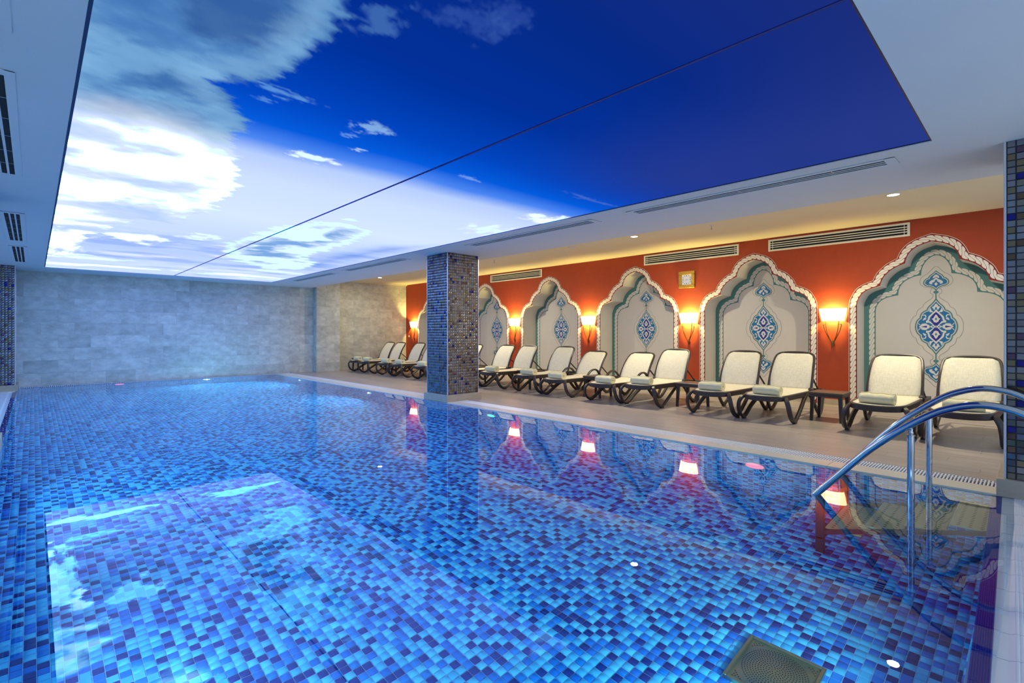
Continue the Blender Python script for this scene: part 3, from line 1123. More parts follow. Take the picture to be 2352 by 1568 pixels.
def rope(mb, pl, w, pitch, x, mi, phase=0.0):
    """painted two-strand rope: nested S-shaped links along an outline"""
    P2 = np.array(pl)
    seg = np.linalg.norm(np.diff(P2, axis=0), axis=1)
    cum = np.concatenate([[0], np.cumsum(seg)])
    tot = cum[-1]
    # smoothed position / normal lookup
    ss = np.linspace(0, tot, int(tot / 0.01) + 2)
    py = np.interp(ss, cum, P2[:, 0])
    pz = np.interp(ss, cum, P2[:, 1])
    ker = np.ones(9) / 9
    pyS = np.convolve(np.pad(py, 4, 'edge'), ker, 'valid')
    pzS = np.convolve(np.pad(pz, 4, 'edge'), ker, 'valid')
    pyS[:4], pzS[:4], pyS[-4:], pzS[-4:] = py[:4], pz[:4], py[-4:], pz[-4:]
    ty, tz = np.gradient(pyS), np.gradient(pzS)
    ker = np.ones(17) / 17
    ty = np.convolve(np.pad(ty, 8, 'edge'), ker, 'valid')
    tz = np.convolve(np.pad(tz, 8, 'edge'), ker, 'valid')
    nn = np.hypot(ty, tz)
    ty, tz = ty / nn, tz / nn

    def at(s, n):
        s = min(max(s, 0), tot)
        y_, z_ = np.interp(s, ss, pyS), np.interp(s, ss, pzS)
        a, b = np.interp(s, ss, ty), np.interp(s, ss, tz)
        return (x, y_ - b * n, z_ + a * n)
    cnt = int(round(tot / pitch))
    p = tot / cnt
    h = w / 2
    for k in range(cnt):
        s0 = (k + 0.5) * p
        lo, hi = [], []
        for q in np.linspace(-1, 1, 9):
            shift = 0.72 * p * math.sin(q * math.pi / 2)
            thick = 0.44 * p
            lo.append((s0 + shift - thick, q * h * 0.8))
            hi.append((s0 + shift + thick, q * h * 0.8))
        capt = [(s0 + 0.72 * p + 0.40 * p * math.cos(a), h * 0.8 + h * 0.2 * math.sin(a)) for a in (2.6, 2.1, 1.57, 1.0, 0.5)]
        capb = [(s0 - 0.72 * p + 0.40 * p * math.cos(a), -h * 0.8 - h * 0.2 * math.sin(a)) for a in (0.5, 1.0, 1.57, 2.1, 2.6)]
        ring = lo + capt + list(reversed(hi)) + capb
        v3 = [at(s, n) for s, n in ring]
        fill(mb, v3, mi)


# ---- front border (maroon band, rope, thin light line), shared by all niches
def border_front():
    mb = MB()
    xf = -0.0015
    ribbon(mb, ARCH, arch_off(HALF_C, 0.115), xf, 0)
    ribbon(mb, arch_off(HALF_C, 0.114), arch_off(HALF_C, 0.120), xf - 0.0008, 1)
    rope(mb, arch_off(HALF_C, 0.058), 0.086, 0.092, xf - 0.0008, 1)
    return fix_normals_x(mb).mesh('rope_border', [M_P_MAROON, M_P_ROPE])


def border_back():
    mb = MB()
    xb = BX - WX - 0.0015
    ribbon(mb, ARCH, ARCH_IN, xb, 0)
    rope(mb, arch_off(HALF_IN_C, 0.056), 0.082, 0.092, xb - 0.0008, 1)
    return fix_normals_x(mb).mesh('inner_border', [M_P_TEAL, M_P_ROPE])


# ---- painted medallion
def sym(q):
    """quarter outline (y >= 0, z >= 0 from top apex to side) -> closed polygon"""
    q = list(q)
    r = q + [(y, -z) for y, z in reversed(q[:-1])]
    return r + [(-y, z) for y, z in reversed(r[1:-1])]


def half_sym(r):
    """right half from top to bottom (both on the axis) -> closed polygon"""
    return list(r) + [(-y, z) for y, z in reversed(r[1:-1])]


def grow(poly, d):
    """offset closed polygon outward, corners limited"""
    P2 = np.array(poly)
    n = len(P2)
    area = np.sum(P2[:, 0] * np.roll(P2[:, 1], -1) - np.roll(P2[:, 0], -1) * P2[:, 1])
    sg = 1 if area > 0 else -1
    out = []
    for i in range(n):
        a, b, c = P2[i - 1], P2[i], P2[(i + 1) % n]
        n1, n2 = (b - a), (c - b)
        n1 = np.array([n1[1], -n1[0]]) / (np.linalg.norm(n1) + 1e-9) * sg
        n2 = np.array([n2[1], -n2[0]]) / (np.linalg.norm(n2) + 1e-9) * sg
        m = n1 + n2
        m = m / (np.linalg.norm(m) + 1e-9)
        m = m * min(1.0 / max(np.dot(m, n1), 0.35), 1.8)
        out.append(tuple(b + m * d))
    return out


def medallion():
    mb = MB()
    zc = 1.365
    x0 = BX - WX - 0.0015
    KY, KZ = 0.9 / 2195.0, 1 / 1688.0
    TEAL, BLUE, WHITE, NAVY, LINE = 0, 1, 2, 3, 4

    def lay(poly, layer, mi, z=zc):
        if layer >= 2 and len(poly) > 5:
            poly = [(p[1], p[2]) for p in catmull([(0, a, b) for a, b in poly], 3, True)]
        fill(mb, [(x0 - layer * 0.0007, y, zz + z) for y, zz in poly], mi)

    def band(A, B, layer, mi, z=zc):
        n = len(A)
        mb.add([(x0 - layer * 0.0007, y, q + z) for y, q in A] + [(x0 - layer * 0.0007, y, q + z) for y, q in B], [(i, (i + 1) % n, n + (i + 1) % n, n + i) for i in range(n)], mi)

    def Z(l):
        return [(a * KY, -b * KZ) for a, b in l]
    def lobes(*segs):
        out = []
        for sg in segs:
            out += [(p[1], p[2]) for p in catmull([(0, a, b) for a, b in sg], 4)][:-1]
        return out + [segs[-1][-1]]
    q = Z(lobes([(0, -695), (35, -655), (80, -612), (150, -560), (205, -500), (232, -430)], [(232, -430), (300, -412), (370, -380), (425, -320), (447, -222)], [(447, -222), (500, -195), (548, -145), (580, -75), (592, 0)]))
    B = sym(q)
    lay(B, 1, BLUE)
    band(grow(B, 0.014), grow(B, 0.030), 1, TEAL)
    # thin outer line
    q2 = [(0.036, 0.50), (0.055, 0.465), (0.11, 0.42), (0.155, 0.375), (0.172, 0.325), (0.212, 0.30), (0.244, 0.255), (0.256, 0.19), (0.294, 0.165), (0.32, 0.11), (0.334, 0.05), (0.336, 0.0)]
    lr = q2 + [(y, -z) for y, z in reversed(q2[:-1])]
    knot = [(0.036, 0.50), (0.045, 0.535), (0.07, 0.55), (0.07, 0.60), (0.045, 0.62)]
    pend = [(0.045, 0.62), (0.085, 0.645), (0.16, 0.665), (0.205, 0.72), (0.20, 0.79), (0.16, 0.845), (0.11, 0.875), (0.06, 0.93), (0.025, 0.975), (0.0, 0.985)]

    def stroke(pl, w, layer, mi, close=False):
        s = catmull([(0, y, z) for y, z in pl], 4)
        s = [(p[1], p[2]) for p in s]
        A, Bq = [], []
        for i in range(len(s)):
            a, b = np.array(s[max(i - 1, 0)]), np.array(s[min(i + 1, len(s) - 1)])
            t = (b - a) / (np.linalg.norm(b - a) + 1e-9)
            nn = np.array([-t[1], t[0]]) * w / 2
            A.append(tuple(np.array(s[i]) + nn))
            Bq.append(tuple(np.array(s[i]) - nn))
        n = len(A)
        mb.add([(x0 - layer * 0.0007, y, z + zc) for y, z in A + Bq], [(i, i + 1, n + i + 1, n + i) for i in range(n - 1)], mi)
    for sy in (1, -1):
        for sz in (1, -1):
            stroke([(sy * y, sz * z) for y, z in knot], 0.004, 1, LINE)
            stroke([(sy * y, sz * z) for y, z in pend], 0.004, 1, LINE)
        stroke([(sy * y, z) for y, z in lr], 0.004, 1, LINE)
    for sz in (1, -1):
        # stem and knot
        lay([(-.008, sz * .43), (.008, sz * .43), (.008, sz * .60), (-.008, sz * .60)], 2, TEAL)
        lay([(0.034 * math.cos(a), sz * 0.565 + 0.024 * math.sin(a)) for a in np.linspace(0, 2 * math.pi, 16, endpoint=False)], 2, TEAL)
        # pendant palmette
        pr = lobes([(0, .885), (.03, .855), (.065, .825), (.082, .785)], [(.082, .785), (.11, .775), (.135, .745), (.135, .71), (.11, .69)], [(.11, .69), (.07, .682), (.03, .66), (0, .63)])
        pp = half_sym([(y, sz * z) for y, z in pr])
        lay(pp, 1, BLUE)
        band(grow(pp, 0.012), grow(pp, 0.026), 1, TEAL)
        for wpoly in ([(0, .855), (.035, .825), (.04, .795), (.02, .80), (0, .815)], [(0, .805), (.03, .775), (.055, .765), (.085, .735), (.08, .705), (.045, .70), (.05, .72), (.02, .735), (0, .77)], [(0, .73), (.022, .70), (0, .665)]):
            lay(half_sym([(y, sz * z) for y, z in wpoly]), 2, WHITE)
        lay(half_sym([(0, sz * .775), (.02, sz * .75), (0, sz * .73)]), 3, BLUE)
        # central navy lens and its flower
        lay(half_sym(Z([(0, sz * -405), (60, sz * -370), (120, sz * -300), (155, sz * -215), (125, sz * -120), (60, sz * -55), (0, sz * -10)])), 2, NAVY)
        fl = [(0, -335), (40, -300), (65, -262), (90, -232), (135, -218), (95, -185), (75, -140), (40, -122), (0, -110)]
        lay(half_sym(Z([(a, sz * b) for a, b in fl])), 3, WHITE)
        lay(half_sym(Z([(0, sz * -250), (36, sz * -212), (0, sz * -172)])), 4, BLUE)
        lay(half_sym(Z([(0, sz * -75), (36, sz * -40), (0, sz * -5)])), 3, NAVY)
        # top flower
        fl = [(0, -640), (45, -600), (80, -560), (130, -545), (95, -510), (65, -465), (35, -480), (0, -520)]
        lay(half_sym(Z([(a, sz * b) for a, b in fl])), 2, WHITE)
        lay(half_sym(Z([(0, sz * -552), (36, sz * -510), (0, sz * -480)])), 3, BLUE)
        for sy in (1, -1):
            def zz(l):
                return [(sy * a * KY, -sz * b * KZ) for a, b in l]
            # ogee leaf bands
            lay(zz([(0, -480), (60, -420), (150, -350), (235, -280), (262, -190), (310, -160), (300, -110), (250, -125), (205, -190), (180, -260), (100, -335), (0, -410)]), 2, WHITE)
            # crossing scrolls to the middle
            lay(zz([(300, -115), (220, -110), (140, -75), (60, -10), (0, 40), (0, 15), (50, -30), (120, -95), (190, -150), (240, -140)]), 3, WHITE)
            # small trumpet leaves
            lay(zz([(175, -525), (205, -470), (200, -410), (130, -400), (50, -385), (110, -425), (150, -470)]), 2, WHITE)
            # corner buds with curl
            lay(zz([(300, -225), (350, -255), (395, -215), (410, -175), (360, -190), (315, -205)]), 2, WHITE)
            lay(zz([(300, -260), (305, -310), (350, -340), (420, -325), (425, -310), (360, -312), (335, -290), (325, -255)]), 2, WHITE)
            # stamens
            lay(zz([(470, -45), (520, -75), (560, -120), (548, -70), (500, -40)]), 2, WHITE)
    for sy in (1, -1):
        def zz(l):
            return [(sy * a * KY, -b * KZ) for a, b in l]
        lay(zz([(195, 0), (215, -45), (270, -60), (290, -85), (370, -90), (455, -75), (465, -40), (535, 0), (465, 40), (455, 75), (370, 90), (290, 85), (270, 60), (215, 45)]), 2, WHITE)
        lay(zz([(275, 0), (300, -28), (340, -20), (455, -4), (455, 4), (340, 20), (300, 28)]), 3, NAVY)
        lay(zz([(30, 0), (90, -42), (190, -8), (190, 8), (90, 42)]), 3, WHITE)
        lay(zz([(60, 0), (90, -22), (130, 0), (90, 22)]), 4, BLUE)
    return fix_normals_x(mb).mesh('painted_medallion', [M_P_TEAL, M_P_BLUE, M_P_WHITE, M_P_NAVY, M_P_LINE])


def niche_mesh():
    mb = MB()
    dx = BX - WX
    fill(mb, [(dx, y, z) for y, z in ARCH])
    fix_normals_x(mb)
    n = len(ARCH)
    mb.add([(0, y, z) for y, z in ARCH] + [(dx, y, z) for y, z in ARCH], [(i, n + i, n + i + 1, i + 1) for i in range(n - 1)])
    return mb.mesh('niche', M_NICHE)


NM, BF, BB, MD = niche_mesh(), border_front(), border_back(), medallion()
for c in ARCH_C:
    nobj = link('niche', NM, wr, (WX, c, 0))
    link('rope_border', BF, nobj)
    link('inner_border', BB, nobj)
    link('painted_medallion', MD, nobj)
    sk = MB()
    sk.bbox(BX - WX - 0.018, BX - WX - 0.003, -0.97, 0.97, 0, 0.09, 0.002)
    put('skirting', sk, M_TRAV, nobj)
edges = [-1.6] + [v for c in ARCH_C for v in (c - 1.11, c + 1.11)] + [16.53]
for k in range(0, len(edges), 2):
    mb = MB()
    mb.bbox(WX - 0.015, WX - 0.001, edges[k], edges[k + 1], 0, 0.095, 0.002)
    tag(put('baseboard_right', mb, M_TRAV), 'stone skirting along the red wall between niches', 'baseboard', 'skirtings along the red wall', kind='structure')

# ------------------------------------------------------------------ grilles on the red wall
def grille(y0, y1, label):
    t = empty('air_vent_grille', (WX, (y0 + y1) / 2, 2.82))
    hl, hh = (y1 - y0) / 2, 0.22
    mb = MB()
    mb.box(-0.004, 0.0, -hl + 0.02, hl - 0.02, 0.02, hh - 0.02)
    put('grille_void', mb, M_DARK, t)
    for a, b, c, d in ((-hl, hl, 0, 0.032), (-hl, hl, hh - 0.032, hh), (-hl, -hl + 0.035, 0.032, hh - 0.032), (hl - 0.035, hl, 0.032, hh - 0.032)):
        mb = MB()
        mb.bbox(-0.022, -0.001, a, b, c, d, 0.003)
        put('frame_bar', mb, M_VENT, t)
    for k in range(3):
        z = 0.032 + (hh - 0.064) * (k + 1) / 4
        mb = MB()
        mb.bbox(-0.02, -0.005, -hl + 0.035, hl - 0.035, z - 0.008, z + 0.008, 0.002)
        put('slat', mb, M_VENT, t)
    for k in range(5):
        yy = -hl + 0.075 + (2 * hl - 0.15) * k / 4
        mb = MB()
        mb.box(-0.012, -0.005, yy - 0.004, yy + 0.004, 0.032, hh - 0.032)
        put('divider', mb, M_DARK if k in (1, 2, 3) else M_VENT, t)
    tag(t, label, 'air vent', 'white vent grilles high on the red wall')


grille(9.53, 11.69, 'white slatted vent grille high on the red wall beside the mosaic column')
grille(4.16, 6.31, 'white slatted vent grille high on the red wall above the clock')
grille(1.45, 3.60, 'white slatted vent grille high on the red wall between clock and handrail')

# ------------------------------------------------------------------ clock
ck = empty('wall_clock', (WX, 5.26, 2.412))
tag(ck, 'square gold framed wall clock on the red wall under a vent grille', 'clock')
hs, hi_ = 0.182, 0.108
for a, b, c, d in ((-hs, hs, hi_, hs), (-hs, hs, -hs, -hi_), (-hs, -hi_, -hi_, hi_), (hi_, hs, -hi_, hi_)):
    mb = MB()
    mb.bbox(-0.04, -0.001, a, b, c, d, 0.006)
    put('frame_bar', mb, M_GOLD, ck)
mb = MB()
mb.box(-0.022, -0.002, -hi_, hi_, -hi_, hi_)
face = put('clock_face', mb, M_CLOCKFACE, ck)
for h in range(12):
    a = math.radians(30 * h)
    sy, cz = math.sin(a), math.cos(a)
    r = 0.082 / max(abs(sy), abs(cz))
    mb = MB()
    ww, hh_ = (0.0045, 0.011)
    if h in (0, 3, 6, 9):
        ww = 0.007
    mb.box(-0.0235, -0.022, -sy * r - ww, -sy * r + ww, cz * r - hh_, cz * r + hh_)
    put('hour_mark', mb, M_INK, face)
for nm, ang, ln, w in (('hour_hand', 248, 0.052, 0.006), ('minute_hand', 102, 0.072, 0.004)):
    a = math.radians(ang)
    d = np.array((-math.sin(a), math.cos(a)))
    q = np.array((d[1], -d[0]))
    mb = MB()
    pts = [q * w * 0.5 - d * 0.012, d * ln, -q * w * 0.5 - d * 0.012]
    mb.loft([[(-0.0245, p[0], p[1]) for p in pts], [(-0.026, p[0], p[1]) for p in pts]])
    put(nm, mb, M_INK, face)

# ------------------------------------------------------------------ wall sconces
M_SHADE = glow('lit_glass_shade', lin(255, 232, 165), SCONCE_GLOW)


def make_sconce():
    t = empty('wall_sconce', (0, 0, 0))
    seg = 18
    rings = []
    for z, hw, dp in ((1.475, 0.168, 0.10), (1.56, 0.188, 0.118), (1.69, 0.212, 0.138)):
        rings.append([(-0.012 - dp * math.sin(math.pi * k / seg) ** 0.75, -hw * math.cos(math.pi * k / seg), z) for k in range(seg + 1)])
    mb = MB()
    mb.loft(rings, 0, False, False)
    put('shade', mb, M_SHADE, t, smooth=True)
    mb = MB()
    for sy in (1, -1):
        mb = MB()
        mb.sweep(catmull([(-0.07, sy * 0.098, 1.485), (-0.07, sy * 0.094, 1.38), (-0.06, sy * 0.07, 1.25), (-0.045, sy * 0.032, 1.14), (-0.03, sy * 0.006, 1.075)], 5), rrect(0.018, 0.012, 0.003), (0, 1, 0))
        mb.sweep(catmull([(-0.05, sy * 0.098, 1.415), (-0.05, sy * 0.14, 1.413)], 2), rrect(0.01, 0.01, 0.002), (0, 0, 1))
        mb.sweep(catmull([(-0.05, sy * 0.14, 1.415), (-0.05, sy * 0.118, 1.32), (-0.045, sy * 0.07, 1.2), (-0.03, sy * 0.012, 1.08)], 5), rrect(0.015, 0.012, 0.003), (0, 1, 0))
        put('bracket_arm', mb, M_BRASS, t)
    mb = MB()
    mb.loft([[(x, y, z) for y, z in ((0, 1.025), (0.028, 1.075), (0.02, 1.11), (0, 1.135), (-0.02, 1.11), (-0.028, 1.075))] for x in (-0.028, -0.002)])
    put('wall_leaf', mb, M_BRASS, t)
    mb = MB()
    mb.bbox(-0.012, -0.001, -0.05, 0.05, 1.50, 1.62, 0.002)
    put('back_plate', mb, M_BRASS, t)
    return t


sc0 = make_sconce()
SC_Y = [2.525, 5.215, 7.915, 10.61, 13.30, 15.97]
SC_L = ['lit wall sconce between the two niches next to the steel handrail', 'lit wall sconce below the square gold clock', 'lit wall sconce on the first red wall panel past the clock towards the column', 'lit wall sconce on the red wall panel right beside the mosaic column', 'lit wall sconce on the red wall panel behind the mosaic column', 'lit wall sconce beside the recessed stone end wall']
for k, y in enumerate(SC_Y):
    o = sc0 if k == 0 else copy_tree(sc0)
    o.location = (WX, y, 0)
    tag(o, SC_L[k], 'wall lamp', 'sconces on the red wall')
    ld = bpy.data.lights.new('sconce_bulb', 'POINT')
    ld.energy = SCONCE_WATT
    ld.color = (1.0, 0.80, 0.24)
    ld.shadow_soft_size = 0.03
    lo = bpy.data.objects.new('sconce_bulb', ld)
    COL.objects.link(lo)
    lo.parent = o
    lo.location = (-0.10, 0, 1.58)
mb = MB()
mb.bbox(WX - 0.01, WX - 0.001, 16.30, 16.37, 1.12, 1.19, 0.002)
tag(put('wall_switch', mb, M_VENT), 'small white switch below the sconce by the stone end wall', 'switch')
mb = MB()
mb.bbox(WX - 0.01, WX - 0.001, 16.30, 16.37, 0.35, 0.42, 0.002)
tag(put('wall_socket', mb, M_VENT), 'small white socket low on the red wall by the stone end wall', 'socket')

# ------------------------------------------------------------------ downlights, speakers, sprinklers
M_LAMP = glow('downlight_lens', lin(255, 240, 205), 30.0)
dl_y = [(1.34, True, 'lit round downlight in the cream ceiling nearest the handrail'), (5.28, True, 'lit round downlight in the cream ceiling across from the clock'), (10.2, True, 'added lit round downlight hidden in the cream ceiling behind the mosaic column'), (14.87, True, 'lit round downlight in the cream ceiling by the stone end wall')]  # the downlight behind the column is added for its light, hidden from view
for y, lit, lab in dl_y:
    t = empty('downlight', (8.2, y, CEIL2))
    mb = MB()
    mb.lathe([(0.085, 0.0), (0.085, -0.006), (0.068, -0.009), (0.064, -0.003)], seg=28, caps=False)
    put('ring', mb, M_VENT, t, smooth=True)
    mb = MB()
    mb.disc((0, 0, -0.0035), 0.066)
    put('lens', mb, M_LAMP, t)
    tag(t, lab, 'downlight', 'round downlights in the cream ceiling')
    ld = bpy.data.lights.new('downlight_beam', 'AREA')
    ld.shape = 'DISK'
    ld.size = 0.13
    ld.energy = DOWN_WATT * (0.45 if y > 14 else 1.0)
    ld.color = (1.0, 0.90, 0.64)
    lo = bpy.data.objects.new('downlight_beam', ld)
    COL.objects.link(lo)
    lo.parent = t
    lo.location = (0, 0, -0.02)
for y, lab in ((6.85, 'flat round ceiling speaker in the cream ceiling past the clock'), (13.12, 'flat round ceiling speaker in the cream ceiling near the stone end wall')):
    t = empty('ceiling_speaker', (8.29, y, CEIL2))
    mb = MB()
    mb.lathe([(0.095, 0.0), (0.095, -0.008), (0.08, -0.012), (0.001, -0.012)], seg=28, caps=False)
    put('cover', mb, M_VENT, t, smooth=True)
    tag(t, lab, 'speaker', 'round speakers in the cream ceiling')
for y, lab in ((3.834, 'small ceiling sprinkler between the two downlights on the clock side'), (9.36, 'small ceiling sprinkler in the cream ceiling beside the mosaic column')):
    t = empty('sprinkler', (8.3, y, CEIL2))
    mb = MB()
    mb.lathe([(0.04, 0.0), (0.036, -0.006), (0.014, -0.008), (0.012, -0.04)], seg=16)
    put('rosette', mb, M_VENT, t)
    mb = MB()
    mb.lathe([(0.006, -0.04), (0.006, -0.065), (0.018, -0.066), (0.018, -0.069)], seg=12)
    put('deflector', mb, M_STEEL, t)
    tag(t, lab, 'sprinkler', 'sprinklers in the cream ceiling')

# ------------------------------------------------------------------ underwater lights
def pool_light(pos, axis, col, strength, label):
    t = empty('pool_light', pos)
    rot = {'-x': (0, -math.pi / 2, 0), '+x': (0, math.pi / 2, 0), '-y': (math.pi / 2, 0, 0), '+y': (-math.pi / 2, 0, 0)}[axis]
    t.rotation_euler = rot
    mb = MB()
    mb.lathe([(0.12, 0.0), (0.12, 0.014), (0.10, 0.022), (0.092, 0.012)], seg=28, caps=False)
    put('rim', mb, M_TRIM, t, smooth=True)
    mb = MB()
    mb.lathe([(0.095, 0.008), (0.07, 0.018), (0.001, 0.02)], seg=28, caps=False)
    put('lens', mb, glow('pool_lens_%d_%d_%d' % col, lin(*col), strength), t, smooth=True)
    tag(t, label, 'pool light', 'underwater lights in the pool walls')
    return t


def pool_beam(t, watt, col, size=0.09):
    ld = bpy.data.lights.new('pool_beam', 'SPOT')
    ld.energy = watt
    ld.color = col
    ld.spot_size = math.radians(165)
    ld.spot_blend = 0.6
    ld.shadow_soft_size = size
    lo = bpy.data.objects.new('pool_beam', ld)
    COL.objects.link(lo)
    lo.parent = t
    lo.location = (0, 0, 0.04)
    lo.rotation_euler = (math.pi, 0, 0)


ZL = -0.45
pool_light((PX1 - 0.004, 2.05, ZL), '-x', (255, 24, 44), 2.2, 'red underwater light in the pool wall before the handrail')
pool_light((PX1 - 0.004, 6.2, ZL), '-x', (40, 255, 190), 3.0, 'green underwater light in the pool wall before the mosaic column')
pool_beam(pool_light((PX1 - 0.004, 10.3, ZL), '-x', (70, 235, 255), 1.6, 'turquoise underwater light in the pool wall just past the mosaic column'), 2.0 * POOL_WATT, (0.30, 0.86, 1.0), 0.012)
pool_beam(pool_light((PX1 - 0.004, 14.3, ZL), '-x', (70, 235, 255), 1.6, 'turquoise underwater light in the lounger side pool wall near the far wall'), 2.0 * POOL_WATT, (0.30, 0.86, 1.0), 0.012)
pool_light((1.6, PY1 - 0.004, ZL + 0.1), '-y', (255, 60, 110), 5.0, 'red underwater light below the far stone wall')
pool_beam(pool_light((3.55, PY1 - 0.004, ZL + 0.1), '-y', (200, 250, 255), 6.0, 'white underwater light below the far stone wall'), 2.0 * POOL_WATT, (0.30, 0.86, 1.0), 0.012)
pool_light((PX0 + 0.004, 9.6, ZL), '+x', (255, 60, 120), 4.0, 'red underwater light midway along the left pool wall')
pool_light((PX0 + 0.004, 13.9, ZL), '+x', (255, 60, 120), 4.0, 'red underwater light in the left pool wall near the far wall')
for x, lab in ((0.9, 'added unseen pale blue floodlight in the near pool wall at the left corner'), (2.6, 'added unseen pale blue floodlight in the middle of the near pool wall')):
    t = pool_light((x, PY0 + 0.004, -0.55), '+y', (190, 235, 255), 4.0, lab)  # added lamps, out of view, that brighten the near pool floor
    pool_beam(t, 1.1 * POOL_WATT, (0.42, 0.86, 1.0))
for y, lab in ((3.0, 'added unseen pale blue floodlight in the left pool wall nearest the near end'), (6.4, 'second added unseen pale blue floodlight in the left pool wall from the near end')):
    t = pool_light((PX0 + 0.004, y, -0.55), '+x', (190, 235, 255), 4.0, lab)  # also added and unseen, filling the basin with light from the left
    pool_beam(t, POOL_WATT, (0.42, 0.86, 1.0))

# ------------------------------------------------------------------ drain cover, inlets
dr = empty('main_drain', (3.01, 1.03, -DEPTH))
tag(dr, 'perforated steel drain cover on the pool floor', 'drain cover')
DW, DH = 0.205, 0.205
mb = MB()
for a, b, c, d in ((-DW, DW, -DH, -DH + 0.02), (-DW, DW, DH - 0.02, DH), (-DW, -DW + 0.02, -DH + 0.02, DH - 0.02), (DW - 0.02, DW, -DH + 0.02, DH - 0.02)):
    mb.bbox(a, b, c, d, 0.0, 0.035, 0.003)
put('frame', mb, M_STEEL, dr)
mb = MB()
n = 24
gv = []
for i in range(n + 1):
    for j in range(n + 1):
        u, v = -1 + 2 * i / n, -1 + 2 * j / n
        gv.append((u * (DW - 0.02), v * (DH - 0.02), 0.016 + 0.022 * (1 - u * u) * (1 - v * v)))
mb.add(gv, [(i * (n + 1) + j, (i + 1) * (n + 1) + j, (i + 1) * (n + 1) + j + 1, i * (n + 1) + j + 1) for i in range(n) for j in range(n)])
put('cover_plate', mb, M_STEEL, dr, smooth=True)
mb = MB()
cnt = 0
for r in np.arange(0.014, 0.26, 0.0138):
    m_ = max(1, int(2 * math.pi * r / 0.0148))
    for k in range(m_):
        a = 2 * math.pi * k / m_ + r * 9
        px_, py_ = r * math.cos(a), r * math.sin(a)
        if abs(px_) < DW - 0.035 and abs(py_) < DH - 0.035 and not (0.168 < r < 0.196):
            u, v = px_ / (DW - 0.02), py_ / (DH - 0.02)
            zz_ = 0.0172 + 0.022 * (1 - u * u) * (1 - v * v)
            mb.disc((px_, py_, zz_), 0.0038, seg=8)
tag(put('drain_holes', mb, M_DARK, dr), kind='stuff')
for (x, y, lab) in ((4.22, 1.86, 'small round floor inlet in the tiles near the pool steps'), (1.07, 5.05, 'small round floor inlet in the tiles of the open pool floor')):
    t = empty('floor_inlet', (x, y, -DEPTH))
    mb = MB()
    mb.lathe([(0.06, 0.0), (0.06, 0.012), (0.045, 0.02), (0.03, 0.02)], seg=24, caps=False)
    put('ring', mb, mat('pale_blue_plastic', lin(120, 190, 225), 0.4), t, smooth=True)
    mb = MB()
    mb.lathe([(0.03, 0.014), (0.02, 0.022), (0.001, 0.022)], seg=16, caps=False)
    put('cap', mb, mat('blue_plastic', lin(70, 140, 190), 0.4), t, smooth=True)
    tag(t, lab, 'inlet', 'round inlets in the pool floor')

# ------------------------------------------------------------------ pool steps and handrails
st = empty('pool_steps', (4.9, 0.7, -DEPTH))
tag(st, 'perforated plate pool steps under water between the handrails', 'pool steps')
TY = [(0.225, 0.435, -0.16), (0.455, 0.68, -0.38), (0.70, 0.92, -0.60), (0.94, 1.18, -0.83)]
for (y0, y1, z) in TY:
    mb = MB()
    mb.bbox(-0.345, 0.335, y0 - 0.7, y1 - 0.7, z - 0.03 + DEPTH, z + DEPTH, 0.004)
    tr = put('tread', mb, M_TREAD, st)
    mb = MB()
    for i in range(15):
        for j in range(3):
            mb.disc((-0.315 + i * 0.0445, y0 - 0.7 + 0.045 + j * (y1 - y0 - 0.09) / 2, z + DEPTH + 0.0008), 0.007, seg=8, r2=0.011)
    tag(put('tread_holes', mb, M_DARK, tr), kind='stuff')
for sx in (-0.365, 0.355):
    mb = MB()
    mb.sweep([(sx, -0.47, DEPTH - 0.17), (sx, 0.50, DEPTH - 0.93)], rrect(0.03, 0.07, 0.004), (0, 0, 1))
    mb.bbox(sx - 0.02, sx + 0.02, 0.48, 0.54, 0.0, DEPTH - 0.02, 0.004)
    put('stringer', mb, M_STEPFRAME, st)
mb = MB()
mb.bbox(-0.385, 0.375, 0.485, 0.535, 0.25, 0.285, 0.004)
put('foot_bar', mb, M_STEPFRAME, st)


def handrail(x, peak, label):
    t = empty('handrail', (x, 0.63, 0.0))
    tag(t, label, 'handrail', 'curved steel handrails over the pool steps')
    pts = [(0, 1.255, -0.05), (0, 1.10, 0.13), (0, 0.89, 0.375), (0, 0.70, 0.555), (0, 0.52, 0.695), (0, 0.395, 0.757), (0, 0.276, 0.785), (0, 0.163, 0.776), (0, 0.06, 0.74), (0, -0.12, 0.64), (0, -0.30, 0.47), (0, -0.40, 0.25), (0, -0.42, 0.0)]
    pts = [(a, b - 0.63 + (0.03 if peak else 0), c * (1.055 if peak else 1.0)) for a, b, c in pts]
    mb = MB()
    mb.tube(catmull(pts, 6), 0.0245, 16, up=(1, 0, 0))
    put('rail', mb, M_CHROME, t, smooth=True)
    zt = 0.565 * (1.055 if peak else 1.0)
    mb = MB()
    mb.lathe([(0.0215, -1.0), (0.0215, zt - 0.035), (0.025, zt - 0.033), (0.025, zt - 0.027), (0.014, zt - 0.022)], seg=18)
    put('post', mb, M_CHROME, t, smooth=False)
    smooth_by_angle(t.children[-1])
    mb = MB()
    mb.lathe([(0.011, zt - 0.025), (0.017, zt - 0.012), (0.012, zt), (0.012, zt + 0.02)], seg=14)
    put('ball_joint', mb, M_CHROME, t, smooth=True)
    mb = MB()
    mb.lathe([(0.07, 0.0), (0.07, 0.008), (0.03, 0.016)], c=(0, -1.05 + (0.03 if peak else 0), 0.0), seg=20)
    put('floor_flange', mb, M_CHROME, t)
    return t


handrail(4.47, False, 'curved stainless steel handrail on the open water side of the steps')
handrail(5.30, True, 'curved stainless steel handrail on the lounger side of the steps')

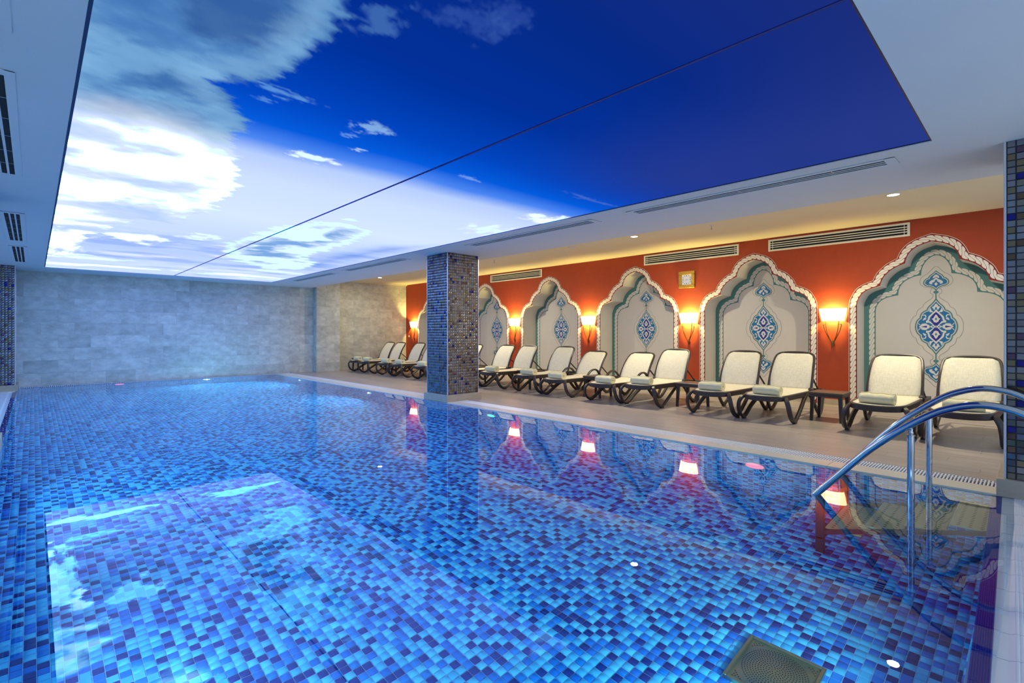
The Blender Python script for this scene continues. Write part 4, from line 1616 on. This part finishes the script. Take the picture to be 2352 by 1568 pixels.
# ================================================================== LOUNGERS
def make_lounger(back_deg, arms, seat_z):
    t = empty('sun_lounger', (0, 0, 0))
    dz = seat_z - 0.36
    prof = rrect(0.036, 0.075, 0.01)
    right = [(1.12, .305, .355), (.7, .30, .357), (.30, .288, .357), (.15, .27, .354), (.055, .225, .350), (.008, .13, .345), (-.004, 0.05, .343)]
    path = right + [(x, -y, z) for x, y, z in reversed(right)]
    path = [(x, y, z + dz) for x, y, z in catmull(path, 4)]
    mb = MB()
    mb.sweep(path, prof, (0, 0, 1))
    smooth_by_angle(put('seat_frame', mb, M_FRAME, t))
    # rear rails
    mb = MB()
    for sy in (1, -1):
        mb.sweep([(1.10, sy * .31, .35 + dz), (1.45, sy * .31, .345 + dz), (1.80, sy * .305, .34 + dz)], rrect(0.034, 0.05, 0.006), (0, 0, 1))
    mb.sweep([(1.80, .32, .34 + dz), (1.80, -.32, .34 + dz)], rrect(0.034, 0.05, 0.006), (0, 0, 1))
    put('rear_frame', mb, M_FRAME, t)
    # legs
    front = [(.13, .262, .36), (.075, .295, .335), (.045, .328, .265), (.06, .342, .17), (.12, .345, .085), (.195, .345, .04), (.265, .345, .034), (.34, .343, .06), (.52, .338, .17), (.74, .318, .285), (.90, .305, .35)]
    rear = [(1.02, .31, .345), (1.10, .325, .27), (1.20, .34, .15), (1.30, .346, .055), (1.38, .347, .028), (1.46, .345, .05), (1.58, .33, .16), (1.70, .315, .30)]
    for sy in (1, -1):
        for pl in (front, rear):
            mb = MB()
            cp = catmull([(x, sy * y, z + dz * z / .36) for x, y, z in pl], 4)
            mb.sweep(cp, rrect(0.04, 0.06, 0.011), (1, 0, 0.3))
            fx = pl[6 if pl is front else 4]
            mb.bbox(fx[0] - 0.05, fx[0] + 0.035, sy * fx[1] - 0.02, sy * fx[1] + 0.02, 0.0, 0.03, 0.004)
            smooth_by_angle(put('leg', mb, M_FRAME, t))
    # seat sling
    mb = MB()
    gv = []
    nx_, ny_ = 14, 8
    for i in range(nx_ + 1):
        x = 0.012 + 1.13 * (i / nx_) ** 1.3
        hw = (0.27 + 0.022 * min(x, 1)) if x > 0.26 else 0.275 * math.sqrt(max(0.05, 1 - ((0.26 - x) / 0.27) ** 2.6))
        for j in range(ny_ + 1):
            v = -1 + 2 * j / ny_
            z = 0.388 - 0.010 * (1 - v * v) + dz - 0.018 * max(0, (0.15 - x) / 0.15) ** 2
            if x > 1.0:
                z += 0.10 * ((x - 1.0) / 0.14) ** 2 * 0.35
            gv.append((x, v * hw, z))
    mb.add(gv, [(i * (ny_ + 1) + j, (i + 1) * (ny_ + 1) + j, (i + 1) * (ny_ + 1) + j + 1, i * (ny_ + 1) + j + 1) for i in range(nx_) for j in range(ny_)])
    so = put('seat_sling', mb, M_SLING, t, smooth=True)
    sd = so.modifiers.new('thickness', 'SOLIDIFY')
    sd.thickness = 0.006
    # backrest
    th = math.radians(back_deg)
    cb, sb = math.cos(th), math.sin(th)

    def bk(s, y, n=0.0):
        bend = -0.045 * math.sin(math.pi * min(max(s / 0.68, 0), 1))
        n = n + bend
        return (1.12 + s * cb + n * sb * -1 * -1, y, 0.385 + dz + s * sb - n * cb)
    half = [(-0.03, .305), (.15, .303), (.36, .295), (.50, .284), (.58, .266), (.625, .22), (.645, .12), (.650, 0.0)]
    pth = catmull([bk(s, y) for s, y in half] + [bk(s, -y) for s, y in reversed(half[:-1])], 4)
    mb = MB()
    mb.sweep(pth, rrect(0.036, 0.036, 0.01), (cb * 0 - sb, 0, cb))
    smooth_by_angle(put('backrest_frame', mb, M_FRAME, t))
    mb = MB()
    gv = []
    ns = 12
    for i in range(ns + 1):
        s = 0.0 + 0.635 * i / ns
        hw = float(np.interp(s, [0, .15, .36, .50, .58, .625, .64], [.292, .29, .282, .271, .253, .21, .16]))
        for j in range(ny_ + 1):
            v = -1 + 2 * j / ny_
            gv.append(bk(s, v * hw, 0.012 * (1 - v * v) - 0.012))
    mb.add(gv, [(i * (ny_ + 1) + j, (i + 1) * (ny_ + 1) + j, (i + 1) * (ny_ + 1) + j + 1, i * (ny_ + 1) + j + 1) for i in range(ns) for j in range(ny_)])
    so = put('backrest_sling', mb, M_SLING, t, smooth=True)
    sd = so.modifiers.new('thickness', 'SOLIDIFY')
    sd.thickness = 0.006
    # hinges
    for sy in (1, -1):
        mb = MB()
        mb.lathe([(0.001, -0.032), (0.034, -0.03), (0.04, -0.012), (0.04, 0.018), (0.032, 0.03), (0.001, 0.032)], c=(1.11, sy * 0.305, 0.395 + dz), axis='y', seg=16, caps=False)
        mb.bbox(1.05, 1.11, sy * 0.305 - 0.022, sy * 0.305 + 0.022, 0.36 + dz, 0.40 + dz, 0.006)
        put('hinge', mb, M_FRAME, t)
        # stay that props the backrest
        mb = MB()
        a, b = bk(0.26, sy * 0.27), (1.58, sy * 0.285, 0.35 + dz)
        mb.sweep([a, b], rrect(0.018, 0.024, 0.004), (0, 1, 0))
        put('stay', mb, M_FRAME, t)
    if arms:
        for sy in (1, -1):
            mb = MB()
            ap = catmull([(.62, sy * .32, .33), (.70, sy * .33, .40), (.80, sy * .338, .50), (.92, sy * .34, .545), (1.04, sy * .338, .52), (1.14, sy * .33, .43), (1.18, sy * .32, .36)], 4)
            mb.sweep([(x, y, z + dz) for x, y, z in ap], rrect(0.05, 0.03, 0.008), (0, 0, 1))
            smooth_by_angle(put('armrest', mb, M_FRAME, t))
    return t


# rolled towel, lying across the seat
def make_towel(seed):
    r_ = random.Random(seed)
    turns, r0, r1, th = 3.2, 0.014, 0.072, 0.0155
    n = 64
    inner, outer = [], []
    for k in range(n + 1):
        a = turns * 2 * math.pi * k / n
        r = r0 + (r1 - r0) * k / n
        for lst, rr in ((inner, r - th / 2), (outer, r + th / 2)):
            lst.append((rr * math.cos(a) * 1.12, rr * math.sin(a) * 0.94))
    ring = outer + list(reversed(inner))
    zmin = min(p[1] for p in ring)
    mb = MB()
    rings = []
    m = 8
    for i in range(m + 1):
        y = -0.18 + 0.36 * i / m
        sc = 1.0 + 0.035 * math.sin(i * 1.9 + seed) - 0.03 * abs(2 * i / m - 1)
        sk_ = r_.uniform(-0.004, 0.004)
        rings.append([(px_ * sc + sk_, y, (pz_ - zmin) * sc) for px_, pz_ in ring])
    mb.loft(rings, 0, False)
    n2 = len(ring)
    # end faces as quads between the two spirals
    for base, flip in ((0, True), (m * n2, False)):
        q = []
        for k in range(n):
            f = (base + k, base + k + 1, base + n2 - 2 - k, base + n2 - 1 - k)
            q.append(tuple(reversed(f)) if flip else f)
        mb.f.extend(q)
        mb.m.extend([0] * len(q))
    return mb.mesh('rolled_towel', M_TOWEL, True)


towels = [make_towel(s) for s in (1, 4, 9)]
lA = make_lounger(60, False, 0.36)
lB = make_lounger(51, True, 0.33)
FX = 7.42
# (centre y, type, front x, rotation, backrest label part)
LG = [
    (15.42, 'A', 7.50, 0.0, 'first sun lounger from the stone end wall', ''),
    (14.66, 'A', 7.46, 0.0, 'second sun lounger from the stone end wall', ''),
    (13.50, 'A', 7.46, 0.0, 'third sun lounger from the stone end wall', ''),
    (12.72, 'A', 7.45, 0.0, 'fourth sun lounger from the stone end wall', ''),
    (11.50, 'A', 7.43, 0.0, 'fifth sun lounger from the stone end wall', ''),
    (10.70, 'A', 7.43, 0.0, 'sixth sun lounger from the stone end wall', ''),
    (9.44, 'A', 7.43, 0.0, 'seventh sun lounger from the stone end wall', ''),
    (8.66, 'A', 7.43, 0.0, 'eighth sun lounger from the stone end wall', ''),
    (7.50, 'A', 7.42, 0.0, 'ninth sun lounger from the stone end wall', ''),
    (6.66, 'B', 7.40, 0.0, 'low sun lounger with arched armrests, further from the clock', ''),
    (5.51, 'B', 7.38, 0.0, 'low sun lounger with arched armrests, nearer the clock', ''),
    (4.74, 'A', 7.40, 0.0, 'sun lounger without armrests just in front of the clock', ''),
    (3.47, 'A', 7.36, 0.0, 'fourth sun lounger from the column by the handrail', ''),
    (2.70, 'A', 7.40, 0.0, 'third sun lounger from the column by the handrail', ''),
    (1.39, 'A', 7.40, 0.0, 'second sun lounger from the column by the handrail', ''),
    (0.62, 'A', 7.40, 0.0, 'first sun lounger from the column by the handrail', ''),
]
used = set()
for k, (y, ty, fx, rz, lab, _) in enumerate(LG):
    src = lA if ty == 'A' else lB
    o = src if ty not in used else copy_tree(src)
    used.add(ty)
    o.location = (fx, y, 0)
    o.rotation_euler = (0, 0, rz)
    tag(o, 'dark brown and cream mesh %s' % lab, 'sun lounger', 'sun loungers along the red wall')
    tw = link('rolled_towel', towels[k % 3], None, (fx + 0.19, y + 0.01 * ((k * 7) % 5 - 2), (0.388 if ty == 'A' else 0.358) - 0.009), (0, 0, 0.06 * ((k * 5) % 7 - 3) / 3))
    tag(tw, 'rolled cream towel on the %s' % lab, 'towel', 'rolled towels on the loungers')

# side tables
def make_table():
    t = empty('side_table', (0, 0, 0))
    mb = MB()
    mb.bbox(-0.215, 0.215, -0.215, 0.215, 0.375, 0.415, 0.008)
    mb.bbox(-0.198, 0.198, -0.198, 0.198, 0.345, 0.376, 0.004)
    put('table_top', mb, M_TABLETOP, t)
    for sx in (1, -1):
        for sy in (1, -1):
            mb = MB()
            a, b = 0.172, 0.186
            mb.loft([[(sx * (c + dx), sy * (c + dy), z) for dx, dy in ((-w, -w), (w, -w), (w, w), (-w, w))] for c, z, w in ((b, 0.0, 0.018), (a, 0.36, 0.023))])
            put('leg', mb, M_FRAME, t)
    return t


tb = make_table()
TB = [(2.10, 8.33, 'second side table from the handrail end is next; brown table by the sconce near the handrail'), (4.12, 8.20, ''), (6.085, 8.15, ''), (8.08, 8.25, ''), (10.05, 8.25, ''), (12.12, 8.25, ''), (14.08, 8.25, ''), (16.12, 8.15, '')]
TBL = ['low square brown side table between the second and third loungers from the handrail column', 'low brown side table beside the armless lounger in front of the clock', 'low square brown side table between the two loungers with armrests', 'low square brown side table between the eighth and ninth loungers from the stone end wall', 'low brown side table between the sixth and seventh loungers from the stone end wall', 'low square brown side table between the fourth and fifth loungers from the stone end wall', 'low square brown side table between the second and third loungers from the stone end wall', 'low square brown side table between the first lounger and the stone end wall']
for k, (y, x, _) in enumerate(TB):
    o = tb if k == 0 else copy_tree(tb)
    o.location = (x, y, 0)
    tag(o, TBL[k], 'side table', 'side tables between the loungers')
